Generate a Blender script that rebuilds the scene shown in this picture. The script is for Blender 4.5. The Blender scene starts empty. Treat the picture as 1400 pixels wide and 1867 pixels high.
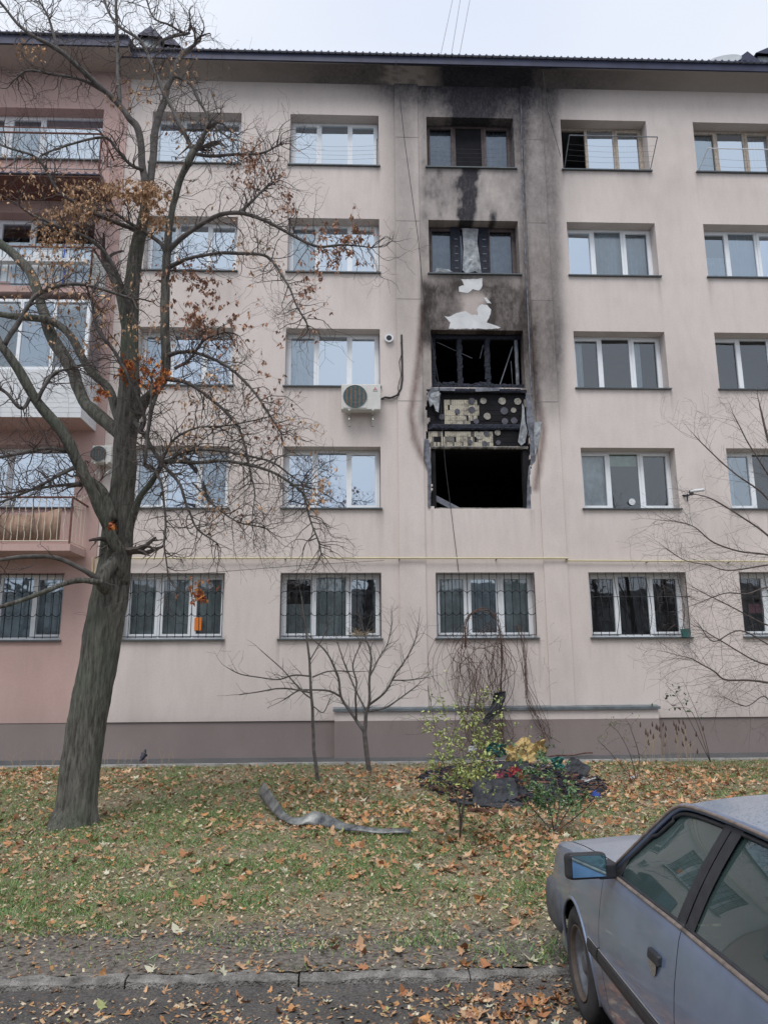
import bpy, bmesh, math, random
import numpy as np
from mathutils import Vector, Matrix, noise as mnoise
random.seed(7); rng = np.random.default_rng(7)
R = math.radians
scene = bpy.context.scene
col = scene.collection

# ------------------------------------------------------------------ camera
CAM = np.array([0.0, -16.297, 1.649]); YAW, PITCH, ROLL, FPX = 0.037868, 0.207946, -0.006587, 1400.0
cy_, sy_, cp_, sp_ = math.cos(YAW), math.sin(YAW), math.cos(PITCH), math.sin(PITCH)
FW = np.array([sy_*cp_, cy_*cp_, sp_]); R0 = np.array([cy_, -sy_, 0.0]); U0 = np.cross(R0, FW)
RT = R0*math.cos(ROLL)+U0*math.sin(ROLL); UP = -R0*math.sin(ROLL)+U0*math.cos(ROLL)
cd = bpy.data.cameras.new('camera'); cam = bpy.data.objects.new('camera', cd); col.objects.link(cam)
cd.sensor_fit = 'HORIZONTAL'; cd.sensor_width = 36; cd.lens = 36; cd.clip_end = 1500; cd.clip_start = 0.05
cam.matrix_world = Matrix(((RT[0], UP[0], -FW[0], CAM[0]), (RT[1], UP[1], -FW[1], CAM[1]), (RT[2], UP[2], -FW[2], CAM[2]), (0, 0, 0, 1)))
scene.camera = cam

# ------------------------------------------------------------------ world, sun, exposure
SUN_EL, SUN_ROT = R(60), R(200)
w = bpy.data.worlds.new('World'); scene.world = w; w.use_nodes = True
nt = w.node_tree; nt.nodes.clear()
wo = nt.nodes.new('ShaderNodeOutputWorld'); bg = nt.nodes.new('ShaderNodeBackground')
sk = nt.nodes.new('ShaderNodeTexSky'); sk.sky_type = 'NISHITA'; sk.sun_disc = False
sk.sun_elevation = SUN_EL; sk.sun_rotation = SUN_ROT; sk.air_density = 1.0; sk.dust_density = 3.0
tc = nt.nodes.new('ShaderNodeTexCoord'); mp = nt.nodes.new('ShaderNodeMapping'); mp.inputs['Scale'].default_value = (1, 1, 2.2)
nz = nt.nodes.new('ShaderNodeTexNoise'); nz.inputs['Scale'].default_value = 1.6; nz.inputs['Detail'].default_value = 4; nz.inputs['Roughness'].default_value = .45
rp = nt.nodes.new('ShaderNodeValToRGB')
rp.color_ramp.elements[0].position = .32; rp.color_ramp.elements[0].color = (6.2, 6.75, 7.9, 1)
rp.color_ramp.elements[1].position = .66; rp.color_ramp.elements[1].color = (7.6, 7.9, 8.4, 1)
mx = nt.nodes.new('ShaderNodeMix'); mx.data_type = 'RGBA'; mx.inputs[0].default_value = .93
nt.links.new(tc.outputs['Generated'], mp.inputs[0]); nt.links.new(mp.outputs[0], nz.inputs[0]); nt.links.new(nz.outputs[0], rp.inputs[0])
nt.links.new(sk.outputs[0], mx.inputs[6]); nt.links.new(rp.outputs[0], mx.inputs[7])
nt.links.new(mx.outputs[2], bg.inputs[0]); bg.inputs[1].default_value = .10
nt.links.new(bg.outputs[0], wo.inputs[0])
sd = bpy.data.lights.new('sun', 'SUN'); sun = bpy.data.objects.new('sun', sd); col.objects.link(sun)
sd.energy = 1.5; sd.angle = R(28); sd.color = (1.0, .975, .94)
sun.rotation_euler = (R(90)-SUN_EL, 0, R(-20)); sun.location = (-8, -30, 30)
vs = scene.view_settings; vs.view_transform = 'Standard'; vs.look = 'None'; vs.gamma = 1; vs.exposure = 0.36; vs.use_curve_mapping = False
scene.render.engine = 'CYCLES'
scene.cycles.max_bounces = 6; scene.cycles.transparent_max_bounces = 12; scene.cycles.use_denoising = True

# ------------------------------------------------------------------ places: photo pixel -> point on a plane of the world
def ray(px, py): return FW+(px-700)/FPX*RT-(py-933.5)/FPX*UP
def aty(px, py, Y=0.0):
    d = ray(px, py); return CAM+d*((Y-CAM[1])/d[1])
def proj(P):
    d = P-CAM; ww = d@FW
    return 700+FPX*(d@RT)/ww, 933.5-FPX*(d@UP)/ww
ROAD_Z = -0.293; KERB_Z = -0.215; KERB_Y = -10.90
def gz(y):
    t = min(1, max(0, (-1.5-y)/9.6)); return KERB_Z*t**1.15
def ong(px, py):
    d = ray(px, py); z = 0.0
    for _ in range(12):
        p = CAM+d*((z-CAM[2])/d[2]); z = gz(p[1]) if p[1] > KERB_Y else ROAD_Z
    return Vector((p[0], p[1], z))
def V(p): return Vector((float(p[0]), float(p[1]), float(p[2])))

# ------------------------------------------------------------------ material helpers
def S(c):  # sRGB 0..255 -> linear
    return tuple((x/255/12.92 if x/255 <= .04045 else ((x/255+.055)/1.055)**2.4) for x in c)+(1,)
MATS = {}
def newmat(name):
    m = bpy.data.materials.new(name); m.use_nodes = True; MATS[name] = m
    n = m.node_tree; b = n.nodes['Principled BSDF']; return m, n, b
def N(n, t, **kw):
    x = n.nodes.new(t)
    for k, v in kw.items():
        if k in x.inputs: x.inputs[k].default_value = v
        else: setattr(x, k, v)
    return x
def ramp(n, src, p0, c0, p1, c1):
    r = n.nodes.new('ShaderNodeValToRGB'); e = r.color_ramp.elements
    e[0].position = p0; e[0].color = c0; e[1].position = p1; e[1].color = c1
    n.links.new(src, r.inputs[0]); return r.outputs[0]
def mixc(n, f, a, b, mode='MIX'):
    m = n.nodes.new('ShaderNodeMix'); m.data_type = 'RGBA'; m.blend_type = mode
    for s, v in ((m.inputs[0], f), (m.inputs[6], a), (m.inputs[7], b)):
        if hasattr(v, 'is_output'): n.links.new(v, s)
        else: s.default_value = v
    return m.outputs[2]
def math_(n, op, a, b=None, clamp=False):
    m = n.nodes.new('ShaderNodeMath'); m.operation = op; m.use_clamp = clamp
    for i, v in enumerate((a, b)):
        if v is None: continue
        if hasattr(v, 'is_output'): n.links.new(v, m.inputs[i])
        else: m.inputs[i].default_value = v
    return m.outputs[0]
def objnoise(n, scale, detail=4, rough=.55, stretch=(1, 1, 1), coord='Object'):
    t = n.nodes.new('ShaderNodeTexCoord'); mpp = n.nodes.new('ShaderNodeMapping'); mpp.inputs['Scale'].default_value = stretch
    z = N(n, 'ShaderNodeTexNoise', Scale=scale, Detail=detail, Roughness=rough)
    n.links.new(t.outputs[coord], mpp.inputs[0]); n.links.new(mpp.outputs[0], z.inputs['Vector']); return z.outputs[0]
def bump(n, b, h, strength=.3, dist=.01):
    bb = n.nodes.new('ShaderNodeBump'); bb.inputs['Strength'].default_value = strength; bb.inputs['Distance'].default_value = dist
    n.links.new(h, bb.inputs['Height']); n.links.new(bb.outputs[0], b.inputs['Normal'])
def simple(name, c, rough=.6, metal=0, var=.12, scale=8, bs=.15, bd=.004, spec=.4):
    m, n, b = newmat(name)
    z = objnoise(n, scale, 5, .6)
    lo = tuple(x*(1-var) for x in c[:3])+(1,); hi = tuple(min(1, x*(1+var)) for x in c[:3])+(1,)
    n.links.new(ramp(n, z, .3, lo, .7, hi), b.inputs['Base Color'])
    b.inputs['Roughness'].default_value = rough; b.inputs['Metallic'].default_value = metal
    b.inputs['Specular IOR Level'].default_value = spec
    if bs: bump(n, b, objnoise(n, scale*6, 3), bs, bd)
    return m

def plaster(name, base, base2):
    m, n, b = newmat(name)
    z1 = objnoise(n, .5, 5, .6); z2 = objnoise(n, 26, 4, .7, (1, 1, 1)); z3 = objnoise(n, 5, 5, .65, (1, 1, .25))
    c = ramp(n, z1, .3, base, .7, base2)
    c = mixc(n, math_(n, 'MULTIPLY', ramp(n, z3, .45, (0, 0, 0, 1), .8, (1, 1, 1, 1)), .13), c, (.20, .17, .15, 1))
    c = mixc(n, math_(n, 'MULTIPLY', ramp(n, z2, .35, (1, 1, 1, 1), .6, (0, 0, 0, 1)), .10), c, (.16, .13, .12, 1))
    atd = n.nodes.new('ShaderNodeAttribute'); atd.attribute_name = 'burn'
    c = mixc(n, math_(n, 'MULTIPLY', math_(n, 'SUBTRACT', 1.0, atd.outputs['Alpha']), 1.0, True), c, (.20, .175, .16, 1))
    # soot and scorching from the fire: its own stain, kept in the attribute 'burn'
    at = n.nodes.new('ShaderNodeAttribute'); at.attribute_name = 'burn'
    sp = n.nodes.new('ShaderNodeSeparateColor'); n.links.new(at.outputs['Color'], sp.inputs[0])
    zf = objnoise(n, 14, 6, .75, (1, 1, .5)); zg = objnoise(n, 2.2, 6, .7)
    k = math_(n, 'ADD', math_(n, 'ADD', math_(n, 'MULTIPLY', zf, .75), math_(n, 'MULTIPLY', zg, .55)), .35)   # about 1
    f = math_(n, 'MULTIPLY', sp.outputs[0], k)
    f = math_(n, 'MAXIMUM', math_(n, 'MULTIPLY', f, math_(n, 'ADD', math_(n, 'MULTIPLY', sp.outputs[0], .25), .72)), math_(n, 'MINIMUM', math_(n, 'SUBTRACT', math_(n, 'MULTIPLY', sp.outputs[0], 4.6), 3.45), math_(n, 'ADD', math_(n, 'MULTIPLY', objnoise(n, 22, 5, .8, (1, 1, .3)), .45), .74)), True)
    sc = math_(n, 'MULTIPLY', sp.outputs[1], math_(n, 'ADD', zf, .45), True)
    c = mixc(n, math_(n, 'MULTIPLY', sc, .92), c, (.105, .050, .038, 1))
    sootc = mixc(n, sp.outputs[2], (.016, .017, .026, 1), (.035, .028, .027, 1))
    f2 = math_(n, 'MULTIPLY', f, .965, True)
    c = mixc(n, f2, c, sootc)
    n.links.new(c, b.inputs['Base Color']); b.inputs['Roughness'].default_value = .93; b.inputs['Specular IOR Level'].default_value = .15
    bump(n, b, objnoise(n, 70, 4, .7), .35, .004)
    return m
M_BEIGE = plaster('beige_render', (.645, .575, .54, 1), (.705, .635, .60, 1))
M_PINK = plaster('pink_render', (.50, .345, .315, 1), (.56, .40, .37, 1))
M_PLINTH = plaster('taupe_plinth', (.235, .195, .187, 1), (.29, .245, .235, 1))
M_PVC = simple('white_pvc', (.82, .85, .88, 1), .35, 0, .04, 6, 0)
M_OLDWOOD = simple('weathered_wood_frame', (.42, .36, .30, 1), .7, 0, .3, 14)
M_SOOTWOOD = simple('sooty_brown_frame', (.085, .065, .065, 1), .6, 0, .4, 10)
M_CHAR = simple('charred_wood', (.018, .021, .036, 1), .62, 0, .8, 18, .9, .02, .35)
M_BLACK = simple('soot_black', (.010, .010, .013, 1), .95, 0, .6, 4, .3)
M_SILL = simple('grey_sheet_sill', (.10, .115, .125, 1), .45, .3, .2, 6, .1)
M_ROOM = simple('room_wall', (.16, .17, .18, 1), .9, 0, .2, 1, 0)
M_ROOF = simple('dark_roof_sheet', (.040, .044, .080, 1), .5, .2, .25, 3, .1)
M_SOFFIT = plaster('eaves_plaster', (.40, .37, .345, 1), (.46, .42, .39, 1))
M_METAL = simple('grey_metal', (.22, .24, .26, 1), .5, .5, .3, 5)
M_ZINC = simple('zinc_flashing', (.17, .20, .22, 1), .45, .4, .35, 5, .2)
M_IRON = simple('dark_iron', (.022, .025, .032, 1), .6, .2, .3, 10)
M_RUST = simple('rusty_rail', (.16, .075, .06, 1), .75, .1, .35, 10)
M_IVORY = simple('ivory_paint', (.56, .50, .40, 1), .55, 0, .15, 8)
M_GASPIPE = simple('yellow_gas_pipe', (.60, .53, .33, 1), .5, 0, .12, 4)
M_CABLE = simple('cable_black', (.03, .03, .035, 1), .7, 0, .2, 8, 0)
M_ACW = simple('ac_casing', (.60, .60, .57, 1), .5, 0, .08, 5, 0)
m, n, b = newmat('cream_tile'); M_TILE = m
c = ramp(n, objnoise(n, 2.6, 6, .75), .36, (.07, .066, .06, 1), .50, (.50, .455, .36, 1)); c = mixc(n, ramp(n, objnoise(n, 30, 4, .7), .52, (0, 0, 0, 1), .75, (.6, .6, .6, 1)), c, (.17, .155, .13, 1)); n.links.new(c, b.inputs['Base Color']); b.inputs['Roughness'].default_value = .5
M_CEMENT = simple('old_cement', (.17, .16, .145, 1), .9, 0, .6, 5, .6, .015)
M_DOT = simple('adhesive_dot', (.31, .295, .26, 1), .9, 0, .45, 22, .8, .01)
M_DOTD = simple('sooty_adhesive_dot', (.09, .09, .11, 1), .9, 0, .3, 9, .3)
M_BARE = simple('bare_white_plaster', (.60, .61, .62, 1), .9, 0, .15, 3, .1, .002)
M_FOAM = simple('melted_insulation', (.30, .32, .34, 1), .8, 0, .5, 9, .5, .01)
M_GREYSTRIP = simple('sooty_strip', (.16, .17, .20, 1), .8, 0, .6, 7, .5)
M_SIDING = simple('white_siding', (.66, .68, .70, 1), .5, 0, .08, 4, 0)
M_BROWNCLOTH = simple('brown_canvas', (.30, .20, .15, 1), .85, 0, .35, 3, .4, .01)
M_CURT = simple('white_curtain', (.66, .71, .75, 1), .9, 0, .1, 3, 0)
M_CURTG = simple('grey_curtain', (.62, .66, .65, 1), .9, 0, .35, 3, 0)
M_BLIND = simple('sky_tint_blind', (.50, .60, .70, 1), .8, 0, .04, 3, 0)  # pale blue: part of the panes' sky reflection put into the blind colour
M_GREEN = simple('green_blind', (.42, .55, .38, 1), .8, 0, .2, 8, 0)
M_BLUE = simple('blue_strap', (.06, .13, .5, 1), .7, 0, .1, 3, 0)
M_ORANGE = simple('orange_sticker', (.80, .22, .03, 1), .6, 0, .1, 6, 0)
M_REDC = simple('red_cloth', (.45, .07, .09, 1), .8, 0, .3, 8)
M_PINKC = simple('pink_cloth', (.6, .22, .28, 1), .8, 0, .3, 8)
M_TEAL = simple('teal_plastic', (.03, .16, .15, 1), .4, 0, .2, 8)
M_ASPH = simple('dark_walkway', (.105, .11, .12, 1), .85, 0, .4, 6, .6, .01)
M_CONC = simple('kerb_concrete', (.23, .22, .205, 1), .9, 0, .6, 9, 1.0, .04)
def glass(name, refl, tint, wav=.25, gtint=(.90, .95, 1, 1)):
    m, n, b = newmat(name); n.nodes.remove(b); out = n.nodes['Material Output']
    g = N(n, 'ShaderNodeBsdfGlossy', Roughness=.012); g.inputs['Color'].default_value = gtint
    t = n.nodes.new('ShaderNodeBsdfTransparent'); t.inputs['Color'].default_value = tint
    f = N(n, 'ShaderNodeFresnel', IOR=1.5); k = math_(n, 'ADD', math_(n, 'MULTIPLY', f.outputs[0], 1.6), refl-.06, True)
    ms = n.nodes.new('ShaderNodeMixShader'); n.links.new(k, ms.inputs[0]); n.links.new(t.outputs[0], ms.inputs[1]); n.links.new(g.outputs[0], ms.inputs[2])
    bb = n.nodes.new('ShaderNodeBump'); bb.inputs['Strength'].default_value = wav; bb.inputs['Distance'].default_value = .01
    n.links.new(objnoise(n, 1.4, 2, .5), bb.inputs['Height']); n.links.new(bb.outputs[0], g.inputs['Normal'])
    n.links.new(ms.outputs[0], out.inputs[0]); return m
G_HI = glass('bright_glazing', .62, (.66, .76, .86, 1), .25, (.80, .90, 1, 1))
G_MID = glass('window_glazing', .34, (.66, .75, .80, 1), .25, (.80, .91, 1, 1))
G_LO = glass('clear_glazing', .14, (.76, .82, .84, 1))
G_SOOT = glass('sooty_glazing', .12, (.46, .50, .55, 1), .4, (.75, .85, 1, 1))

# ------------------------------------------------------------------ object helpers
def link(o, parent=None):
    col.objects.link(o)
    if parent is not None: o.parent = parent
    return o
def empty(name, loc=(0, 0, 0)):
    o = bpy.data.objects.new(name, None); o.location = loc; o.empty_display_size = .2; return link(o)
def tag(o, label=None, cat=None, group=None, kind=None):
    if label: o['label'] = label
    if cat: o['category'] = cat
    if group: o['group'] = group
    if kind: o['kind'] = kind
    return o
def absloc(o):
    l = Vector((0, 0, 0))
    while o is not None: l = l+o.location; o = o.parent
    return l
class MB:
    """collects shapes in world coordinates; build() links them as one mesh object"""
    def __init__(s): s.v = []; s.f = []; s.m = []
    def add(s, vs, fs, mi=0):
        k = len(s.v); s.v += [tuple(p) for p in vs]; s.f += [tuple(i+k for i in f) for f in fs]; s.m += [mi]*len(fs); return s
    def box(s, x0, x1, y0, y1, z0, z1, mi=0):
        return s.add([(x, y, z) for x in (x0, x1) for y in (y0, y1) for z in (z0, z1)],
                     [(0, 1, 3, 2), (4, 6, 7, 5), (0, 4, 5, 1), (2, 3, 7, 6), (0, 2, 6, 4), (1, 5, 7, 3)], mi)
    def obox(s, c, ax, ay, az, mi=0):
        c = Vector(c); ax, ay, az = Vector(ax)/2, Vector(ay)/2, Vector(az)/2
        return s.add([c+i*ax+j*ay+k*az for i in (-1, 1) for j in (-1, 1) for k in (-1, 1)],
                     [(0, 1, 3, 2), (4, 6, 7, 5), (0, 4, 5, 1), (2, 3, 7, 6), (0, 2, 6, 4), (1, 5, 7, 3)], mi)
    def quad(s, a, b, c, d, mi=0): return s.add([a, b, c, d], [(0, 1, 2, 3)], mi)
    def tube(s, pts, rad, n=8, cap=True, mi=0, closed=False):
        pts = [Vector(p) for p in pts]; L = len(pts)
        if not hasattr(rad, '__len__'): rad = [rad]*L
        d0 = (pts[1]-pts[0]).normalized(); ref = Vector((0, 0, 1)) if abs(d0.z) < .9 else Vector((1, 0, 0))
        u = d0.cross(ref).normalized(); k = len(s.v)
        for i, p in enumerate(pts):
            d = (pts[min(i+1, L-1)]-pts[max(i-1, 0)])
            if closed: d = pts[(i+1) % L]-pts[i-1]
            if d.length < 1e-9: d = d0
            d.normalize(); u = (u-d*u.dot(d))
            if u.length < 1e-6: u = d.orthogonal()
            u.normalize(); vv = d.cross(u)
            for j in range(n):
                a = 2*math.pi*j/n; s.v.append(tuple(p+(u*math.cos(a)+vv*math.sin(a))*rad[i]))
        for i in range(L if closed else L-1):
            i2 = (i+1) % L
            for j in range(n):
                s.f.append((k+i*n+j, k+i*n+(j+1) % n, k+i2*n+(j+1) % n, k+i2*n+j)); s.m.append(mi)
        if cap and not closed and n > 2:
            s.f.append(tuple(k+j for j in reversed(range(n)))); s.m.append(mi)
            s.f.append(tuple(k+(L-1)*n+j for j in range(n))); s.m.append(mi)
        return s
    def disc(s, c, nrm, r, n=16, th=0, mi=0, jit=0):
        c = Vector(c); nrm = Vector(nrm).normalized(); u = nrm.orthogonal().normalized(); v = nrm.cross(u)
        ring = [c+(u*math.cos(2*math.pi*i/n)+v*math.sin(2*math.pi*i/n))*r*(1+jit*random.uniform(-1, 1)) for i in range(n)]
        if th:
            s.add([p+nrm*th for p in ring]+ring, [tuple(range(n))]+[(i, i+n, (i+1) % n+n, (i+1) % n) for i in range(n)], mi)
        else: s.add(ring, [tuple(range(n))], mi)
        return s
    def mesh(s, name, mats, off=(0, 0, 0), smooth=False):
        me = bpy.data.meshes.new(name); o = Vector(off)
        me.from_pydata([(p[0]-o.x, p[1]-o.y, p[2]-o.z) for p in s.v], [], s.f)
        if not isinstance(mats, (list, tuple)): mats = [mats]
        for m in mats: me.materials.append(m)
        if len(mats) > 1: me.polygons.foreach_set('material_index', s.m)
        if smooth: me.polygons.foreach_set('use_smooth', [True]*len(me.polygons))
        me.update(); return me
    def build(s, name, mats, parent=None, smooth=False, loc=None, bev=0):
        """loc: world origin of the object (default: the parent's origin)"""
        base = absloc(parent) if parent is not None else Vector((0, 0, 0))
        loc = base if loc is None else Vector(loc)
        o = bpy.data.objects.new(name, s.mesh(name, mats, loc, smooth)); o.location = loc-base
        link(o, parent)
        if bev:
            b = o.modifiers.new('bevel', 'BEVEL'); b.width = bev; b.segments = 2; b.limit_method = 'ANGLE'
        return o
def copy_obj(o, parent, loc):
    c = o.copy(); c.parent = parent; c.location = Vector(loc)-absloc(parent) if parent else loc
    col.objects.link(c); return c

def vnoise(x, y, seed=0):
    xi = np.floor(x).astype(np.int64); yi = np.floor(y).astype(np.int64); fx = x-xi; fy = y-yi
    def h(a, b):
        n = (a*374761393+b*668265263+seed*974711) & 0x7fffffff; n = ((n ^ (n >> 13))*1274126177) & 0x7fffffff
        return ((n ^ (n >> 16)) & 0xffff)/65535.0
    fx = fx*fx*(3-2*fx); fy = fy*fy*(3-2*fy)
    return (h(xi, yi)*(1-fx)+h(xi+1, yi)*fx)*(1-fy)+(h(xi, yi+1)*(1-fx)+h(xi+1, yi+1)*fx)*fy
def fbm(x, y, seed=0, o=4):
    s = 0; a = .5; t = 0
    for i in range(o): s = s+a*vnoise(x*2**i, y*2**i, seed+i*17); t += a; a *= .55
    return s/t
def sst(v, a, b):
    t = np.clip((v-a)/(b-a), 0, 1); return t*t*(3-2*t)
def bxm(x, y, x0, x1, y0, y1, sx, sy):
    return sst(x, x0-sx, x0+sx)*(1-sst(x, x1-sx, x1+sx))*sst(y, y0-sy, y0+sy)*(1-sst(y, y1-sy, y1+sy))
def dpoly(x, y, pts):
    d = np.full(x.shape, 1e9)
    for (ax, ay), (bx, by) in zip(pts[:-1], pts[1:]):
        t = np.clip(((x-ax)*(bx-ax)+(y-ay)*(by-ay))/((bx-ax)**2+(by-ay)**2), 0, 1)
        d = np.minimum(d, np.hypot(x-ax-t*(bx-ax), y-ay-t*(by-ay)))
    return d
X0, SP, WW, ZT0, FH, WH = -4.8877, 3.30046, 2.1286, 3.7665, 2.8, 1.40
def cx(c): return X0+SP*c
def zt(r): return ZT0+FH*r
def burn_map(X, Z):
    """how sooty, how scorched and how brown the facade is at wall position X, Z (the stain sits on the wall)"""
    P = np.stack([X, np.zeros_like(X), Z], -1); x, y = proj(P)
    n1 = fbm(X*1.3, Z*1.0, 3); n2 = fbm(X*7, Z*3.5, 9); n3 = fbm(X*18, Z*9, 21)
    xj = x+(n2-.5)*26; yj = y+(n1-.5)*40
    L = []
    L.append(bxm(x, y, 650, 1040, -60, 176, 70, 40)*(.74+.2*n3))
    L.append(bxm(x, y, 430, 1280, -60, 168, 180, 44)*.52)
    L.append(bxm(x, y, 700, 1010, 100, 225, 40, 60)*.45)
    L.append(bxm(xj, y, 815, 908, 100, 225, 20, 22)*(.88+.25*n3))
    L.append(bxm(xj, y, 905, 962, 130, 290, 14, 40)*(.55+.3*n3))
    L.append(bxm(x+(n3-.5)*12, y, 822, 888, 195, 250, 12, 16)*.97)
    L.append(bxm(x+(n2-.5)*20, y, 837, 874-(y-310)*.10, 300, 414, 5, 9)*1.0)
    L.append(bxm(x, y, 766, 962, 120, 490, 8, 30)*(.50+.5*(n1-.35)+.35*(n2-.5)))
    L.append(bxm(x, y, 768, 840, 260, 420, 8, 30)*np.clip(n2-.5, 0, 1)*.9)
    L.append(bxm(x, y, 706, 768, 120, 620, 26, 120)*(.36+.22*n1))
    L.append(bxm(x, y, 948, 1016+(y-160)*.025, 110, 720, 12, 90)*(.66+.22*(n1-.4)))
    L.append(bxm(x, y, 1000, 1075, 110, 330, 40, 110)*.30)
    L.append(bxm(x, y, 1000, 1046, 200, 640, 25, 100)*.24)
    L.append(bxm(x, yj, 766, 966, 506, 640, 8, 20)*(.92+.3*(n1-.4)+.2*(n2-.5)))
    L.append(bxm(xj, yj, 790, 935, 470, 530, 25, 30)*.5)
    L.append(bxm(x, y, 762, 790, 590, 800, 8, 50)*(.30+.5*n2))
    L.append(bxm(x, y, 944, 984, 560, 800, 9, 40)*(.50+.35*n2))
    L.append(bxm(x, y, 984, 1030, 560, 765, 22, 30)*.34)
    L.append(bxm(x+(n3-.5)*8, y, 893, 905, 385, 425, 4, 8)*.9)
    s = np.ones_like(x)
    for a in L: s = s*(1-np.clip(a, 0, 1))
    s = 1-s
    clean = bxm(x+(n2-.5)*30, y+(n1-.5)*20, 838, 885, 535, 575, 12, 12)*.75
    s = s*(1-clean)
    dl = dpoly(x, y, [(771, 560), (765, 640), (757, 700), (749, 755), (755, 800), (769, 832), (780, 850)])
    dr = dpoly(x, y, [(968, 600), (975, 700), (986, 760), (990, 790), (982, 850), (976, 890)])
    sc = np.clip(1-dl/(8+5*n2), 0, 1)*.85+np.clip(1-dr/(7+6*n2), 0, 1)*.8+clean*.25
    inner = bxm(x, y, 749, 768, 760, 830, 8, 12)*(x > 748)*.25
    br = bxm(x, y, 740, 1010, 440, 700, 30, 60)
    dr_ = np.zeros_like(x); st = (fbm(X*11, Z*.5, 61)-.48)*5; st2 = fbm(X*.9, Z*.9, 64)
    for r in range(5):
        for c in range(7):
            x0, x1, z0 = cx(c), cx(c)+WW, zt(r)-WH; d = z0-Z
            m_ = (X > x0-.07) & (X < x1+.07) & (d > 0) & (d < 1.3)
            e = .25+1.0*np.exp(-np.minimum(abs(X-x0), abs(X-x1))/.06); dr_ = np.where(m_, np.clip(st, 0, 1)*np.exp(-d/.42)*e*.55, dr_)
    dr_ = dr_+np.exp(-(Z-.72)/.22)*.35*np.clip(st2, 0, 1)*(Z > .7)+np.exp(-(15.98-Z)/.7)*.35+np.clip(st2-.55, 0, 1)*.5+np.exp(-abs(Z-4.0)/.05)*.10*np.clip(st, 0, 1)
    return np.stack([np.clip(s+inner*.3, 0, 1), np.clip(sc, 0, 1), br, 1-np.clip(dr_, 0, 1)], -1)
def set_burn(me, off=(0, 0, 0)):
    n = len(me.vertices); co = np.empty(n*3); me.vertices.foreach_get('co', co); co = co.reshape(-1, 3)+np.array(off)
    a = me.attributes.new('burn', 'FLOAT_COLOR', 'POINT'); a.data.foreach_set('color', burn_map(co[:, 0], co[:, 2]).ravel().astype(np.float32))
def grid_wall(name, xs, zs, keep, y, depth, mat, parent):
    """front sheet of a wall on a grid; cells with keep False are openings, whose sides run back by depth"""
    xs = np.array(xs); zs = np.array(zs); nx, nzz = len(xs), len(zs)
    XX, ZZ = np.meshgrid(xs, zs, indexing='ij')
    nv = nx*nzz
    front = np.stack([XX, np.full_like(XX, y), ZZ], -1).reshape(-1, 3); back = front.copy(); back[:, 1] += depth
    I, J = np.nonzero(keep); a = I*nzz+J
    F = [np.stack([a, a+nzz, a+nzz+1, a+1], -1)]
    def ret(v0, v1): F.append(np.stack([v0, v1, v1+nv, v0+nv], -1))
    kp = np.pad(keep, 1)
    for di, dj in ((1, 0), (-1, 0), (0, 1), (0, -1)):
        nb = kp[1+di:1+di+keep.shape[0], 1+dj:1+dj+keep.shape[1]]
        I, J = np.nonzero(keep & ~nb); a = I*nzz+J
        if di == 1: ret(a+nzz, a+nzz+1)
        elif di == -1: ret(a+1, a)
        elif dj == 1: ret(a+nzz+1, a+1)
        else: ret(a, a+nzz)
    vv = np.concatenate([front, back]); ff = np.concatenate(F)
    used = np.unique(ff); rm = np.full(2*nv, -1); rm[used] = np.arange(len(used)); vv = vv[used]; ff = rm[ff]
    me = bpy.data.meshes.new(name); me.from_pydata(vv.tolist(), [], ff.tolist()); me.materials.append(mat); me.update(); set_burn(me)
    o = bpy.data.objects.new(name, me); link(o, parent)
    if parent: o.location = -absloc(parent)
    return o
def lines(a, b, step, extra=()):
    s = set(np.round(np.arange(a, b, step), 4).tolist()); s.add(round(b, 4))
    ex = [round(e, 4) for e in extra if a <= e <= b]
    s = [v for v in s if all(abs(v-e) > step*.35 for e in ex)]+ex
    return sorted(set(s))
def boxburn(name, x0, x1, y0, y1, z0, z1, mat, parent, step=.08):
    """a box whose front is finely gridded so that it carries the stain"""
    xs = np.linspace(x0, x1, max(2, int((x1-x0)/step)+1)); zs = np.linspace(z0, z1, max(2, int((z1-z0)/step)+1))
    return grid_wall(name, xs, zs, np.ones((len(xs)-1, len(zs)-1), bool), y0, y1-y0, mat, parent)

# ================================================================== BUILDING (beige section)
X0, SP, WW, ZT0, FH, WH = -4.8877, 3.30046, 2.1286, 3.7665, 2.8, 1.40
ZEAVE = 15.98
XPINK = -5.47
bld = tag(empty('apartment_building', (3.0, 0, 0)), 'beige rendered five storey apartment block with soot stained window column and burnt out flats', 'building')
def cx(c): return X0+SP*c
def zt(r): return ZT0+FH*r
NCOL = 7
openings = {(r, c): (cx(c), cx(c)+WW, zt(r)-WH, zt(r)) for r in range(5) for c in range(NCOL)}
exx = [e for c in range(NCOL) for e in (cx(c), cx(c)+WW)]; exz = [e for r in range(5) for e in (zt(r)-WH, zt(r))]
xs = lines(XPINK, .55, .055, [e for e in exx if e < .5])+lines(.60, 5.2, .032, [e for e in exx if .6 < e < 5.1])+lines(5.3, 17.6, .055, [e for e in exx if e > 5.3])
zs = lines(.72, 4.9, .16, exz)+lines(4.95, ZEAVE, .045, exz)
XS, ZS = np.array(xs), np.array(zs); XC = (XS[1:]+XS[:-1])/2; ZC = (ZS[1:]+ZS[:-1])/2
keep = np.ones((len(XC), len(ZC)), bool)
for (x0, x1, z0, z1) in openings.values():
    keep[np.ix_((XC > x0) & (XC < x1), (ZC > z0) & (ZC < z1))] = False
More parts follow.
